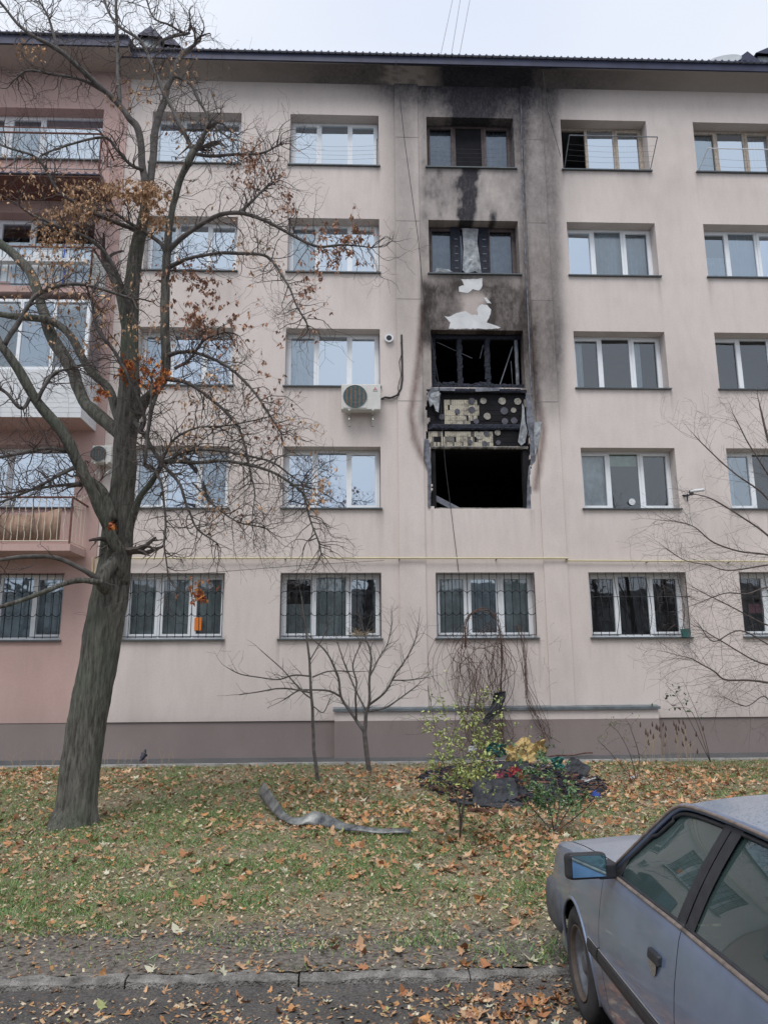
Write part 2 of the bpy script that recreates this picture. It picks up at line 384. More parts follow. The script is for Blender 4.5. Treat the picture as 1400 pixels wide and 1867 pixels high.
# the burnt strip of insulation between the two lost windows: ragged outline
XXc, ZZc = np.meshgrid(XC, ZC, indexing='ij'); PX, PY = proj(np.stack([XXc, 0*XXc, ZZc], -1))
nr = (fbm(XXc*6, ZZc*5, 5)-.5)*14
lft = np.where(PY < 800, 780, 785)+nr; rgt = np.where(PY < 740, 959, 967)+nr*.8
keep[(PY > 711) & (PY < 925) & (PX > lft) & (PX < rgt)] = False
grid_wall('wall', xs, zs, keep, 0.0, .36, M_BEIGE, bld)
for x0, x1 in ((.94, 1.50), (4.05, 4.56)):
    boxburn('pilaster', x0, x1, -.035, -.001, .95, ZEAVE-.005, M_BEIGE, bld, .045)
# faint expansion joints in the render of the burnt column
for z in (14.35, 12.1, 10.1, 7.62):
    for x0, x1 in ((.945, 1.495), (4.055, 4.555)):
        MB().box(x0, x1, -.0375, -.0352, z, z+.012).build('joint', M_CEMENT, bld)
# plinth, box ledge
boxburn('plinth', XPINK, 17.6, .03, .3, -.3, .72, M_PLINTH, bld, .5)
lx0, lx1 = aty(610, 1290, -.16)[0], aty(1200, 1293, -.16)[0]
MB().box(lx0, lx1, -.16, .029, -.3, .715).build('projecting_plinth', M_PLINTH, bld)
MB().box(lx0, lx1, -.16, -.002, .716, .93).build('projecting_wall', M_BEIGE, bld)
m = MB(); m.obox(((lx0+lx1)/2, -.10, .965), (lx1-lx0+.06, 0, 0), (0, .22, .035), (0, -.002, .012)); m.box(lx0-.03, lx1+.03, -.215, -.208, .905, .955)
m.build('ledge_flashing', M_ZINC, bld)
# eaves
EY = -.47
zf0 = ZEAVE+.005
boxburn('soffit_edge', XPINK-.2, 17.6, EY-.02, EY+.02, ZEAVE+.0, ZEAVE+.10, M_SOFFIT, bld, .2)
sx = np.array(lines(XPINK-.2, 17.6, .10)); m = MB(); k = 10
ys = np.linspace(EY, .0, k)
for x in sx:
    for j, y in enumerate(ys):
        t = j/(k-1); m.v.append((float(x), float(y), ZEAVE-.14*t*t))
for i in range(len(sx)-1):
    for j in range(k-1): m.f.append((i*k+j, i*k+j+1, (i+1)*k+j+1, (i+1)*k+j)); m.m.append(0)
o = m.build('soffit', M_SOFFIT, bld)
def soff_burn(me, off):
    n = len(me.vertices); co = np.empty(n*3); me.vertices.foreach_get('co', co); co = co.reshape(-1, 3)+np.array(off)
    b = burn_map(co[:, 0], co[:, 2]); 
    px_, _ = proj(np.stack([co[:, 0], co[:, 1], co[:, 2]], -1)); n1 = fbm(co[:, 0]*1.4, co[:, 1]*3, 31); n3 = fbm(co[:, 0]*5, co[:, 1]*9, 33)
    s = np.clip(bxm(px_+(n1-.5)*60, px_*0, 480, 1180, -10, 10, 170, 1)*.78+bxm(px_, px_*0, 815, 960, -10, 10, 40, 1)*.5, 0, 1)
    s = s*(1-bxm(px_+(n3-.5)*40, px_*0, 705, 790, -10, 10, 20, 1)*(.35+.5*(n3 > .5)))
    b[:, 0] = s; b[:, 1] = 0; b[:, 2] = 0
    a = me.attributes.new('burn', 'FLOAT_COLOR', 'POINT'); a.data.foreach_set('color', b.ravel().astype(np.float32))
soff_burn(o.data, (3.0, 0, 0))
m = MB(); m.box(XPINK-.1, 17.6, EY-.06, EY-.021, ZEAVE+.02, ZEAVE+.23); m.build('fascia', M_ROOF, bld)
def corrugated(x0, x1, y0, z0, run, rise, per, amp, step=.0206):
    m = MB(); n = int((x1-x0)/step)
    for i in range(n+1):
        x = x0+i*step; h = amp*max(0, math.cos(2*math.pi*x/per))**3
        m.v += [(x, y0, z0-.02), (x, y0, z0+h), (x, y0+run, z0+h+rise)]
    for i in range(n):
        a = i*3; m.f += [(a, a+3, a+4, a+1), (a+1, a+4, a+5, a+2)]; m.m += [0, 0]
    return m
corrugated(XPINK+.18, 17.6, EY-.12, ZEAVE+.235, 6.0, 2.3, .165, .045).build('roof', M_ROOF, bld)

def curtain(x0, x1, y, z0, z1, mat, parent, amp=.02, n=26, per=.09, name='curtain'):
    m = MB(); ph = random.uniform(0, 6)
    for i in range(n+1):
        x = x0+(x1-x0)*i/n; yy = y+amp*math.sin(2*math.pi*(x/per)+ph+1.3*math.sin(x*9+ph))
        m.v += [(x, yy, z0), (x, yy*.6+y*.4, z1)]
    for i in range(n): m.f.append((2*i, 2*i+2, 2*i+3, 2*i+1)); m.m.append(0)
    return m.build(name, mat, parent, smooth=True)
def window(parent, x0, x1, z0, z1, yw=0.0, rec=.31, cur='nnn', gl='mmm', frame=None, split=(1/3, 2/3), sash=(0, 2), skip=(), sill=True, label=None, name='window', room=True, sillmat=None):
    fm = frame or M_PVC; y = yw+rec; x0 += .003; x1 -= .003; z0 += .003; z1 -= .003
    base = z0+.03; fw = .055
    m = MB(); m.box(x0, x1, y, y+.07, base, base+fw); m.box(x0, x1, y, y+.07, z1-fw, z1)
    m.box(x0, x0+fw, y, y+.07, base+fw, z1-fw); m.box(x1-fw, x1, y, y+.07, base+fw, z1-fw)
    cuts = [x0]+[x0+(x1-x0)*s for s in split]+[x1]
    for c in cuts[1:-1]: m.box(c-.033, c+.033, y+.001, y+.069, base+fw, z1-fw)
    panes = []
    for i in range(len(cuts)-1):
        a = cuts[i]+(fw if i == 0 else .033); b = cuts[i+1]-(fw if i == len(cuts)-2 else .033); zb, ztp = base+fw, z1-fw
        if i in sash and i not in skip:
            s = .05; yy = y-.018
            m.box(a-.012, b+.012, yy, yy+.06, zb-.012, zb+s); m.box(a-.012, b+.012, yy, yy+.06, ztp-s, ztp+.012)
            m.box(a-.012, a+s, yy, yy+.06, zb+s, ztp-s); m.box(b-s, b+.012, yy, yy+.06, zb+s, ztp-s)
            a += s; b -= s; zb += s; ztp -= s
        panes.append((a, b, zb, ztp))
    wnd = m.build(name, fm, parent, loc=(x0, y, z0))
    if label: wnd['label'] = label
    G = {'h': G_HI, 'm': G_MID, 'l': G_LO, 's': G_SOOT}
    for i, (a, b, zb, ztp) in enumerate(panes):
        if i not in skip:
            t = random.uniform(-.004, .004); u = random.uniform(-.003, .003)
            p = MB(); p.quad((a, y+.03+t, zb), (b, y+.03-t, zb), (b, y+.03-t+u, ztp), (a, y+.03+t+u, ztp)); p.build('pane', G[gl[i]], wnd)
        k = cur[i]; yc = y+.14
        if k == 'b': curtain(a-.03, b+.03, yc, zb-.03, ztp+.04, M_BLIND, wnd, .002, 4, .3, 'blind')
        elif k == 'c': curtain(a-.03, b+.03, yc, zb-.03, ztp+.04, M_CURT, wnd)
        elif k == 'g': curtain(a-.03, b+.03, yc, zb-.03, ztp+.04, M_CURTG, wnd, .025, 26, .11)
        elif k == 'h': 
            curtain(a-.03, a+(b-a)*.38, yc, zb-.03, ztp+.04, M_CURT, wnd)
        elif k == 'v': curtain(a-.03, b+.03, yc, ztp-(ztp-zb)*.2, ztp+.04, M_GREEN, wnd, .003, 4, .3, 'blind')
        elif k == 't': curtain(a-.03, b+.03, yc, zb-.03, zb+(ztp-zb)*.55, M_CURTG, wnd)
    if sill:
        s = MB(); s.add([(x0-.045, yw-.06, z0-.022), (x1+.045, yw-.06, z0-.022), (x1+.045, yw-.06, z0+.006), (x0-.045, yw-.06, z0+.006),
                         (x0-.045, yw-.001, z0-.022), (x1+.045, yw-.001, z0-.022), (x1+.045, yw-.001, z0+.012), (x0-.045, yw-.001, z0+.012)],
                        [(0, 1, 2, 3), (0, 4, 5, 1), (3, 2, 6, 7), (1, 5, 6, 2), (0, 3, 7, 4)])
        s.add([(x0, yw-.001, z0+.012), (x1, yw-.001, z0+.012), (x1, y, z0+.03), (x0, y, z0+.03)], [(0, 1, 2, 3)])
        s.build('sill', sillmat or M_SILL, wnd)
    if room:
        s = MB(); a, b, c, d = x0+.01, x1-.01, y+.075, y+1.9
        z0_, z1_ = z0-.3, z1+.2
        s.add([(a-.2, c, z0_), (b+.2, c, z0_), (b+.2, d, z0_), (a-.2, d, z0_), (a-.2, c, z1_), (b+.2, c, z1_), (b+.2, d, z1_), (a-.2, d, z1_)],
              [(0, 1, 2, 3), (4, 7, 6, 5), (3, 2, 6, 7), (0, 3, 7, 4), (1, 5, 6, 2)])
        s.build('room', M_ROOM, wnd)
    return wnd, panes
ST = {  # (row, column): curtains, glazing
 (0, 0): ('ggg', 'lll'), (0, 1): ('tgn', 'llm'), (0, 2): ('ggg', 'lml'), (0, 3): ('nnn', 'lll'), (0, 4): ('nnn', 'lll'),
 (1, 0): ('cbc', 'mhm'), (1, 1): ('bbb', 'hhh'), (1, 3): ('gvn', 'lll'), (1, 4): ('hnn', 'mll'),
 (2, 0): ('bbb', 'mhh'), (2, 1): ('cbb', 'mhh'), (2, 3): ('hnh', 'lll'), (2, 4): ('nnn', 'lll'),
 (3, 0): ('cbb', 'mhh'), (3, 1): ('cbb', 'mhh'), (3, 3): ('bcc', 'hll'), (3, 4): ('tcb', 'mmh'),
 (4, 0): ('bbb', 'hhh'), (4, 1): ('bbb', 'hhh'), (4, 3): ('nbc', 'lhh'), (4, 4): ('cbc', 'mhh')}
WIN = {}
for (r, c), (x0, x1, z0, z1) in openings.items():
    if c >= 5:
        if c > 5: continue
        WIN[r, c] = window(bld, x0, x1, z0, z1, cur='cbc', gl='mhm'); continue
    if (r, c) == (4, 2):
        WIN[r, c] = window(bld, x0, x1, z0, z1, cur='gng', gl='sss', frame=M_SOOTWOOD, label='window with brown frame and soot blackened middle pane on the top floor'); continue
    if (r, c) == (3, 2):
        WIN[r, c] = window(bld, x0, x1, z0, z1, cur='gbg', gl='sss', frame=M_SOOTWOOD, label='sooty brown window with torn film in the middle pane'); continue
    if c == 2 and r in (1, 2): continue
    cur, gl = ST[r, c]
    fr = M_OLDWOOD if (r, c) in ((4, 3), (4, 4)) else None
    WIN[r, c] = window(bld, x0, x1, z0, z1, cur=cur, gl=gl, frame=fr, skip=(0,) if (r, c) == (4, 3) else (),
                       sash=(0, 2) if (r+c) % 2 else (0, 1, 2) if r == 0 else (0, 2))
# soot in front of the top middle pane and torn film in the one below
w42, pn = WIN[4, 2]; a, b, z0, z1 = pn[1]
MB().quad((a-.02, .333, z0), (b+.02, .333, z0), (b+.02, .333, z1), (a-.02, .333, z1)).build('soot_layer', M_BLACK, w42)
w32, pn = WIN[3, 2]; a, b, z0, z1 = pn[1]
def film(name, poly, Y, mat, parent, amp=.05, seed=0):
    """a crumpled sheet with an outline given on the facade"""
    pts = [aty(x, y, Y) for x, y in poly]; c = sum(pts)/len(pts); m = MB()
    rings = []
    for f in (0, .35, .7, 1.0):
        ring = []
        for p in pts:
            q = c+(p-c)*f; n = mnoise.noise(Vector((q[0]*6, seed, q[2]*6))); ring.append((q[0], Y-amp*n-.5*amp*mnoise.noise(Vector((q[0]*19, seed+3, q[2]*15))), q[2]))
        rings.append(ring)
    m.v.append(rings[0][0]); n = len(pts)
    for rg in rings[1:]: m.v += rg
    for i in range(n): m.f.append((0, 1+i, 1+(i+1) % n)); m.m.append(0)
    for k in range(2):
        for i in range(n):
            a_ = 1+k*n+i; b_ = 1+k*n+(i+1) % n; m.f.append((a_, a_+n, b_+n, b_)); m.m.append(0)
    o = m.build(name, mat, parent); sm_ = o.modifiers.new('thick', 'SOLIDIFY'); sm_.thickness = .006
    return o
film('torn_film', [(842, 416), (872, 416), (870, 440), (874, 470), (878, 500), (866, 494), (850, 498), (843, 492), (845, 450)], .25, M_FOAM, w32, .05, 2)
film('torn_film', [(793, 496), (796, 488), (806, 490), (818, 491), (826, 496), (812, 495)], .27, M_FOAM, w32, .02, 5)
for x0_, x1_ in ((823, 841), (874, 893)):   # charred mullions in front of the frame
    pa, pb = aty(x0_, 500, .28), aty(x1_, 500, .28)
    m = MB(); m.box(pa[0], pb[0], .265, .289, zt(3)-WH+.04, zt(3)-.02); m.build('charred_mullion', M_CHAR, w32)
    for k in range(5):
        z = zt(3)-WH+.3+k*.19; MB().box((pa[0]+pb[0])/2-.03, (pa[0]+pb[0])/2+.05, .257, .263, z, z+.012).build('hinge', M_METAL, w32)

def prism(name, poly, Y, th, mat, parent, jag=0, **kw):
    """an outline standing on the facade, with thickness"""
    pts = []
    for i, (x, y) in enumerate(poly):
        x2, y2 = poly[(i+1) % len(poly)]; n = max(1, int(math.hypot(x2-x, y2-y)/4)) if jag else 1
        for k in range(n):
            t = k/n; pts.append(aty(x+(x2-x)*t+random.uniform(-jag, jag), y+(y2-y)*t+random.uniform(-jag, jag), Y))
    bm = bmesh.new(); vs_ = [bm.verts.new(p) for p in pts]; f = bm.faces.new(vs_); bmesh.ops.triangulate(bm, faces=[f]) if False else None
    r = bmesh.ops.extrude_face_region(bm, geom=[f]); bmesh.ops.translate(bm, verts=[v for v in r['geom'] if isinstance(v, bmesh.types.BMVert)], vec=(0, th, 0))
    bmesh.ops.recalc_face_normals(bm, faces=bm.faces)
    m = MB(); bm.verts.ensure_lookup_table(); bm.verts.index_update(); m.add([v.co[:] for v in bm.verts], [[v.index for v in ff.verts] for ff in bm.faces]); bm.free()
    return m.build(name, mat, parent, **kw)
prism('bare_plaster_patch', [(840, 509), (879, 507), (880, 520), (874, 529), (862, 527), (852, 534), (837, 531), (836, 522), (846, 519)], -.006, .008, M_BARE, bld, .9)
prism('bare_plaster_patch', [(882, 542), (887, 542), (896, 553), (888, 552)], -.006, .008, M_BARE, bld, .5)
prism('bare_plaster_patch', [(810, 576), (820, 577), (832, 571), (850, 566), (858, 573), (871, 574), (870, 562), (878, 554), (888, 555), (896, 563), (893, 576), (888, 588), (912, 597), (908, 599), (818, 599), (822, 588)], -.006, .008, M_BARE, bld, 1.0)

# ---- burnt loggia: two lost windows and the spandrel between them
bx0, bx1, bzb, bzt = cx(2), cx(2)+WW, zt(1), zt(2)-WH     # spandrel lies between bzb and bzt
hx0, hx1 = aty(776, 760)[0], aty(974, 760)[0]
xs2 = lines(hx0-.05, hx1+.05, .04, [bx0+.06, bx1-.11]); zs2 = lines(zt(1)-WH-.05, bzt+.02, .04, [bzb-.02])
XC2 = (np.array(xs2)[1:]+np.array(xs2)[:-1])/2; ZC2 = (np.array(zs2)[1:]+np.array(zs2)[:-1])/2
kp2 = np.ones((len(XC2), len(ZC2)), bool); kp2[np.ix_((XC2 > bx0+.06) & (XC2 < bx1-.11), ZC2 < bzb-.02)] = False
o = grid_wall('burnt_masonry', xs2, zs2, kp2, .10, .22, M_BLACK, bld)
o['label'] = 'charred wall bared between the two burnt out windows'
for r in (1, 2):
    z0, z1 = zt(r)-WH-.35, zt(r)+.12
    s = MB(); a, b, c, d = bx0-.5, bx1+.5, .40, 4.2
    s.add([(a, c, z0), (b, c, z0), (b, d, z0), (a, d, z0), (a, c, z1), (b, c, z1), (b, d, z1), (a, d, z1)],
          [(0, 1, 2, 3), (4, 7, 6, 5), (3, 2, 6, 7), (0, 3, 7, 4), (1, 5, 6, 2)]); o = s.build('burnt_room', M_BLACK, bld)
    s = MB(); s.box(a, b, .361, .395, z0, zt(r)-WH-.001); s.box(a, b, .361, .395, zt(r)+.001, z1); 
    if r == 2: s.build('charred_lining', M_BLACK, bld)
def charpost(x0, x1, z0, z1, y0, y1, parent, name='charred_post', amp=.02, mat=None, seed=0):
    nx, nzz = max(2, int((x1-x0)/.025)), max(2, int((z1-z0)/.03)); bm = bmesh.new()
    bmesh.ops.create_grid(bm, x_segments=nx, y_segments=nzz, size=.5)
    for v in bm.verts:
        x = x0+(v.co.x+.5)*(x1-x0); z = z0+(v.co.y+.5)*(z1-z0)
        n = mnoise.noise(Vector((x*14+seed, z*12, 0))); n2 = mnoise.noise(Vector((x*31, z*28, seed)))
        e = max(abs(v.co.x)*2, abs(v.co.y)*2)
        v.co = Vector((x+amp*n, y0+amp*.8*n2+(.02 if e > .9 else 0), z+amp*n2*.7))
    r = bmesh.ops.extrude_face_region(bm, geom=bm.faces[:]); bmesh.ops.translate(bm, verts=[v for v in r['geom'] if isinstance(v, bmesh.types.BMVert)], vec=(0, y1-y0, 0))
    bmesh.ops.recalc_face_normals(bm, faces=bm.faces); bm.verts.index_update()
    m = MB(); m.add([v.co[:] for v in bm.verts], [[v.index for v in f.verts] for f in bm.faces]); bm.free()
    return m.build(name, mat or M_CHAR, parent)
bf = MB(); bf.box(bx0+.02, bx1-.02, .12, .20, bzt+.03, bzt+.10); brokenframe = bf.build('window', M_CHAR, bld); brokenframe['label'] = 'burnt out window with only its charred blue black posts left'
zz0, zz1 = bzt+.05, zt(2)-.01
for xa, xb in ((785, 795), (834, 844), (885, 895)):
    a, b = aty(xa, 650, .14)[0], aty(xb, 650, .14)[0]; charpost(a, b, zz0, zz1, .12, .20, brokenframe, seed=xa, amp=.024)
a, b = aty(941, 650, .14)[0], aty(947, 650, .14)[0]; charpost(a, b, zz0, zz1, .14, .19, brokenframe, amp=.006, mat=M_GREYSTRIP)
charpost(bx0+.02, bx1-.02, zz1-.11, zz1+.0, .11, .19, brokenframe, seed=3, amp=.018)
charpost(bx0+.02, bx1-.02, bzt+.0, bzt+.14, .02, .12, brokenframe, 'charred_sill', .04, seed=8)
for i in range(26):   # burnt lumps on the sill
    x = random.uniform(bx0+.05, bx1-.1); s_ = random.uniform(.03, .09) if x < bx0+1.5 else random.uniform(.02, .04)
    m = MB(); m.obox((x, random.uniform(.03, .12), bzt+.13+s_*.3), (s_*2, random.uniform(-.02, .02), random.uniform(-.03, .03)), (0, s_, 0), (random.uniform(-.03, .03), 0, s_)); m.build('burnt_lump', M_CHAR, brokenframe)
for p, q, rr in (((862, 650), (797, 620), .010), ((876, 650), (882, 625), .010), ((910, 707), (936, 628), .014), ((936, 700), (933, 655), .008)):
    m = MB(); m.tube([V(aty(*p, .30)), V(aty(*q, .24))], rr, 5); m.build('charred_stick', M_GREYSTRIP, brokenframe)
brokenframe.location.y += .10
# tiled spandrel: small tiles as one mass of real tiles, adhesive dots one by one
tl = MB(); tw, th_ = .0415, .125
x = hx0+.06
ci_ = 0
while x < hx1-.06:
    z = bzb+.02; ri = 0
    while z < bzt-.10:
        px_, py_ = proj(np.array([x+tw/2, .1, z+th_/2])); nn = float(fbm(np.array([x*3.1]), np.array([z*4.0]), 77)[0])
        band2 = py_ < 778
        if 772 < py_ < 784: z += th_; ri += 1; continue
        if band2: clean = (809 < px_ < 872) and (721 < py_ < 774) and (math.hypot(max(0, px_-858)/14, max(0, abs(py_-752)-8)/16) < 1)
        else: clean = px_ < 898 and nn > .40+(.22 if py_ < 790 and px_ < 845 else 0)
        mi = 0 if clean else (1 if px_ < 905 or band2 else 1)
        if clean and random.random() < .05: mi = 2
        if (not clean) and (not band2) and px_ < 900 and nn > .33: mi = 2
        if random.random() > .03: tl.box(x, x+tw-.005, .0885-(.001 if mi == 0 else 0), .0995, z, z+th_-.006, mi)
        z += th_; ri += 1
    x += tw
o = tl.build('wall_tiles', [M_TILE, M_BLACK, M_CEMENT], bld); o['kind'] = 'stuff'; o['label'] = 'cream tiles of the burnt spandrel, partly blackened'
for (x, y, r_, dk) in ((881, 731, 6, 0), (915, 731, 7, 0), (943.5, 732, 6.5, 0), (919, 749, 7, 1), (936, 748, 5, 0), (888, 759, 6.5, 0), (805.5, 760, 5.5, 1), (920, 768, 6, 1), (937, 767, 6, 1), (833.6, 750, 5, 1), (860, 747, 6, 1), (860, 731, 6, 1), (868, 768, 5, 1),
                       (907, 789, 5.5, 0), (874, 795, 6.5, 0), (886.5, 790, 5, 1), (883.5, 809, 5, 1), (908, 807, 4.5, 1), (857, 806, 4, 1)):
    p = aty(x, y, .085); MB().disc(p, (0, -1, 0), r_*.0123, 14, .014, jit=.06).build('adhesive_dot', M_DOTD if dk else M_DOT, bld)
xa, xb = hx0+.02, aty(962, 778)[0]
za = aty(800, 775, .05)[2]
charpost(xa, xb, za-.10, za+.03, .03, .098, bld, 'charred_ledge', .014, M_CHAR, 4)
charpost(xa, xb, bzb-.02, bzb+.04, .03, .098, bld, 'charred_ledge', .018, M_CEMENT, 6)
charpost(xa, xb, bzt-.11, bzt+.0, -.01, .098, bld, 'charred_ledge', .022, M_CHAR, 9)
m = MB(); pa = aty(783, 716, -.05); m.obox((pa[0]+.30, -.03, bzt-.06), (.55, 0, 0), (0, .02, 0), (0, 0, .07)); m.obox((bx0+1.25, -.035, bzt-.06), (.55, 0, .02), (0, .02, 0), (0, 0, .08)); m.build('charred_board', M_GREYSTRIP, bld)
film('melted_insulation_sheet', [(783, 712), (799, 711), (803, 718), (801, 733), (799, 752), (794, 750), (790, 737), (784, 742), (781, 730), (779, 718)], -.03, M_FOAM, bld, .07, 4)
film('melted_insulation_sheet', [(952, 735), (956, 742), (957, 768), (961, 786), (958, 806), (950, 812), (944, 806), (948, 780), (951, 762)], -.02, M_FOAM, bld, .07, 9)
film('hanging_mesh', [(958, 716), (966, 720), (972, 760), (976, 800), (976, 840), (968, 850), (966, 800), (960, 770)], -.012, M_GREYSTRIP, bld, .03, 7)
film('hanging_mesh', [(964, 850), (974, 842), (972, 880), (968, 929), (960, 928), (961, 880)], .02, M_GREYSTRIP, bld, .03, 8)
film('hanging_mesh', [(774, 800), (782, 802), (786, 850), (785, 925), (780, 926), (779, 860), (772, 830)], -.008, M_GREYSTRIP, bld, .03, 3)
film('melted_insulation_sheet', [(974, 770), (988, 768), (985, 790), (980, 816), (975, 830), (973, 800)], -.05, M_FOAM, bld, .04, 12)
m = MB(); p0 = aty(786, 905, .36); p1 = aty(838, 932, .28); m.obox((V(p0)+V(p1))/2, V(p1)-V(p0), (0, .18, .02), (.03, 0, .12)); m.build('burnt_plank', M_GREYSTRIP, bld)
charpost(bx0+.04, bx1-.04, zt(1)-WH-.02, zt(1)-WH+.03, .02, .30, bld, 'rubble_sill', .012, M_CEMENT, 14)
# conduit up the right side of the burnt column
m = MB(); m.tube([V(aty(x, y, -.02)) for x, y in ((949, 170), (952, 300), (957, 450), (962, 560), (966, 660), (969, 720))], .013, 6); m.build('conduit', M_GREYSTRIP, bld)

# ================================================================== PINK SECTION
pk = tag(empty('apartment_building', (XPINK-4, 0, 0)), 'pink rendered end of the apartment block with balconies at the left edge', 'building')
PY0 = -.03
pxr = aty(190, 200, PY0)[0]; pxl = pxr-2.35
gxr = aty(118, 1043, PY0)[0]; gxl = gxr-2.13
POP = [(gxl, gxr, zt(0)-WH, zt(0))]+[(pxl, pxr, zt(r)-WH-(.0), zt(r)) for r in range(1, 5)]
for k in range(1, 5): POP.append((pxl-.8, pxl, zt(k)-2.25, zt(k)))
ex = sorted({e for o_ in POP for e in o_[:2]}); ez = sorted({e for o_ in POP for e in o_[2:]})
xs = lines(-16.5, XPINK-.002, .4, ex); zs = lines(.72, ZEAVE+.03, .4, ez)
XC, ZC = (np.array(xs)[1:]+np.array(xs)[:-1])/2, (np.array(zs)[1:]+np.array(zs)[:-1])/2
kp = np.ones((len(XC), len(ZC)), bool)
for (x0, x1, z0, z1) in POP: kp[np.ix_((XC > x0) & (XC < x1), (ZC > z0) & (ZC < z1))] = False
grid_wall('wall', xs, zs, kp, PY0, .38, M_PINK, pk)
boxburn('plinth', -16.5, XPINK-.002, PY0+.01, .3, -.3, .715, M_PLINTH, pk, .5)
window(pk, *POP[0], yw=PY0, cur='ggg', gl='mmm')
for r in range(1, 5):
    window(pk, *POP[r], yw=PY0, cur={1: 'bb', 2: 'nn', 3: 'nn', 4: 'bb'}[r], gl={1: 'hh', 2: 'mm', 3: 'mm', 4: 'mh'}[r], split=(.36,), sash=(0,), sill=True)
    x0, x1, z0, z1 = POP[4+r]; window(pk, x0, x1, z0, z1, yw=PY0, cur='g', gl='m', split=(), sash=(0,), sill=False, name='balcony_door')
m = MB(); m.box(-16.5, XPINK+.16, PY0-EY*0-.75, 0.0, ZEAVE+.031, ZEAVE+.08); m.build('soffit', M_SOFFIT, pk)
m = MB(); m.box(-16.5, XPINK+.16, PY0-.80, PY0-.751, ZEAVE+.04, ZEAVE+.30); m.build('fascia', M_ROOF, pk)
corrugated(-16.5, XPINK+.17, PY0-.86, ZEAVE+.305, 6.0, 2.3, .165, .05).build('roof', M_ROOF, pk)
for o_ in pk.children:
    if o_.name.startswith('soffit'):
        pass
BY = -.95
slab_r = aty(128, 990, BY)[0]; slab_z = aty(60, 1004, BY)[2]
def bal(r): return slab_z+FH*(r-1)
def balcony(r):
    z = bal(r); m = MB(); m.box(-12.5, slab_r, BY, PY0-.001, z, z+.14); return m.build('balcony', M_PINK, pk, loc=(slab_r, BY, z))
bars_mesh = {}
def railing(b, z, top, mat, railmat, step=.13, wavy=True, x_from=-10.4, rad=.009):
    zb = z+.20
    m = MB(); m.tube([(x_from, BY+.03, z+top), (slab_r-.03, BY+.03, z+top)], .022, 8); m.tube([(slab_r-.03, BY+.03, z+top), (slab_r-.03, PY0, z+top)], .022, 8); m.build('handrail', railmat, b)
    m = MB(); m.tube([(x_from, BY+.03, zb), (slab_r-.03, BY+.03, zb)], .012, 6); m.tube([(slab_r-.03, BY+.03, zb), (slab_r-.03, PY0, zb)], .012, 6); m.build('bottom_rail', mat, b)
    def bar(x, y, w):
        pts = [(x+(.016*math.sin(t*2*math.pi*2.2) if w else 0), y, zb+(z+top-zb)*t) for t in np.linspace(0, 1, 13 if w else 2)]
        mm = MB(); mm.tube(pts, rad, 5, cap=False); mm.build('baluster', mat, b)
    x = slab_r-.03-step; i = 0
    while x > x_from: bar(x, BY+.03, wavy and i % 2 == 0); x -= step; i += 1
    y = BY+.03+step
    while y < PY0: bar(slab_r-.03, y, False); y += step*1.6
    m = MB(); m.tube([(slab_r-.03, BY+.03, z+.14), (slab_r-.03, BY+.03, z+top)], .02, 6); m.build('corner_post', railmat, b)
b1 = balcony(1); railing(b1, bal(1), 1.10, M_IVORY, M_RUST)
# brown canvas hung behind the balusters of the lowest balcony
m = MB(); n = 70; xr = slab_r-.25
for i in range(n+1):
    x = -10.2+(xr+10.2)*i/n; e = max(0, (x-(xr-.55))/.55)
    m.v += [(x, BY+.075+.02*math.sin(x*21)+.012*math.sin(x*47), bal(1)+.22+.02*math.sin(x*3)), (x, BY+.075+.025*math.sin(x*17+1), bal(1)+.78+.10*e+.03*math.sin(x*2.1))]
for i in range(n): m.f.append((2*i, 2*i+2, 2*i+3, 2*i+1)); m.m.append(0)
o = m.build('balcony_canvas', M_BROWNCLOTH, None, smooth=True, loc=(-9, BY+.07, bal(1)+.22)); o.modifiers.new('t', 'SOLIDIFY').thickness = .006
tag(o, 'brown canvas hung inside the wavy balusters of the lowest balcony', 'canvas')
b2 = balcony(2); z = bal(2)
for i in range(10):   # siding boards
    MB().box(-12.4, slab_r+.02, BY-.03+.006*(i % 1), BY-.012, z-.02+i*.105, z+.08+i*.105).build('siding_board', M_SIDING, b2)
    MB().box(slab_r-.0, slab_r+.02, BY-.011, PY0-.002, z-.02+i*.105, z+.08+i*.105).build('siding_board', M_SIDING, b2)
def glazed(b, z, z0, z1, cur, glz):
    fr = MB(); x1 = slab_r+.01; x0 = x1-4.2; y = BY-.02
    cuts = np.linspace(x0, x1, 7)
    fr.box(x0, x1, y, y+.06, z+z0, z+z0+.06); fr.box(x0, x1, y, y+.06, z+z1-.06, z+z1)
    for c_ in cuts: fr.box(c_-.035, c_+.035, y+.002, y+.058, z+z0+.06, z+z1-.06)
    fr.box(x1-.06, x1, y+.06, PY0-.002, z+z0, z+z0+.06); fr.box(x1-.06, x1, y+.06, PY0-.002, z+z1-.06, z+z1)
    f = fr.build('glazing_frame', M_PVC, b)
    for i in range(6):
        p = MB(); p.quad((cuts[i]+.03, y+.03, z+z0+.05), (cuts[i+1]-.03, y+.03, z+z0+.05), (cuts[i+1]-.03, y+.03, z+z1-.05), (cuts[i]+.03, y+.03, z+z1-.05)); p.build('pane', glz[i], b)
        if cur[i] != 'n': curtain(cuts[i]+.03, cuts[i+1]-.03, y+.14, z+z0+.05, z+z1-.05, {'c': M_CURT, 'b': M_BLIND, 'g': M_CURTG}[cur[i]], b)
    p = MB(); p.quad((x1-.03, y+.06, z+z0+.06), (x1-.03, PY0, z+z0+.06), (x1-.03, PY0, z+z1-.06), (x1-.03, y+.06, z+z1-.06)); p.build('pane', G_MID, b)
glazed(b2, z, 1.03, 2.62, 'ccncbc', [G_MID, G_LO, G_LO, G_LO, G_MID, G_LO])
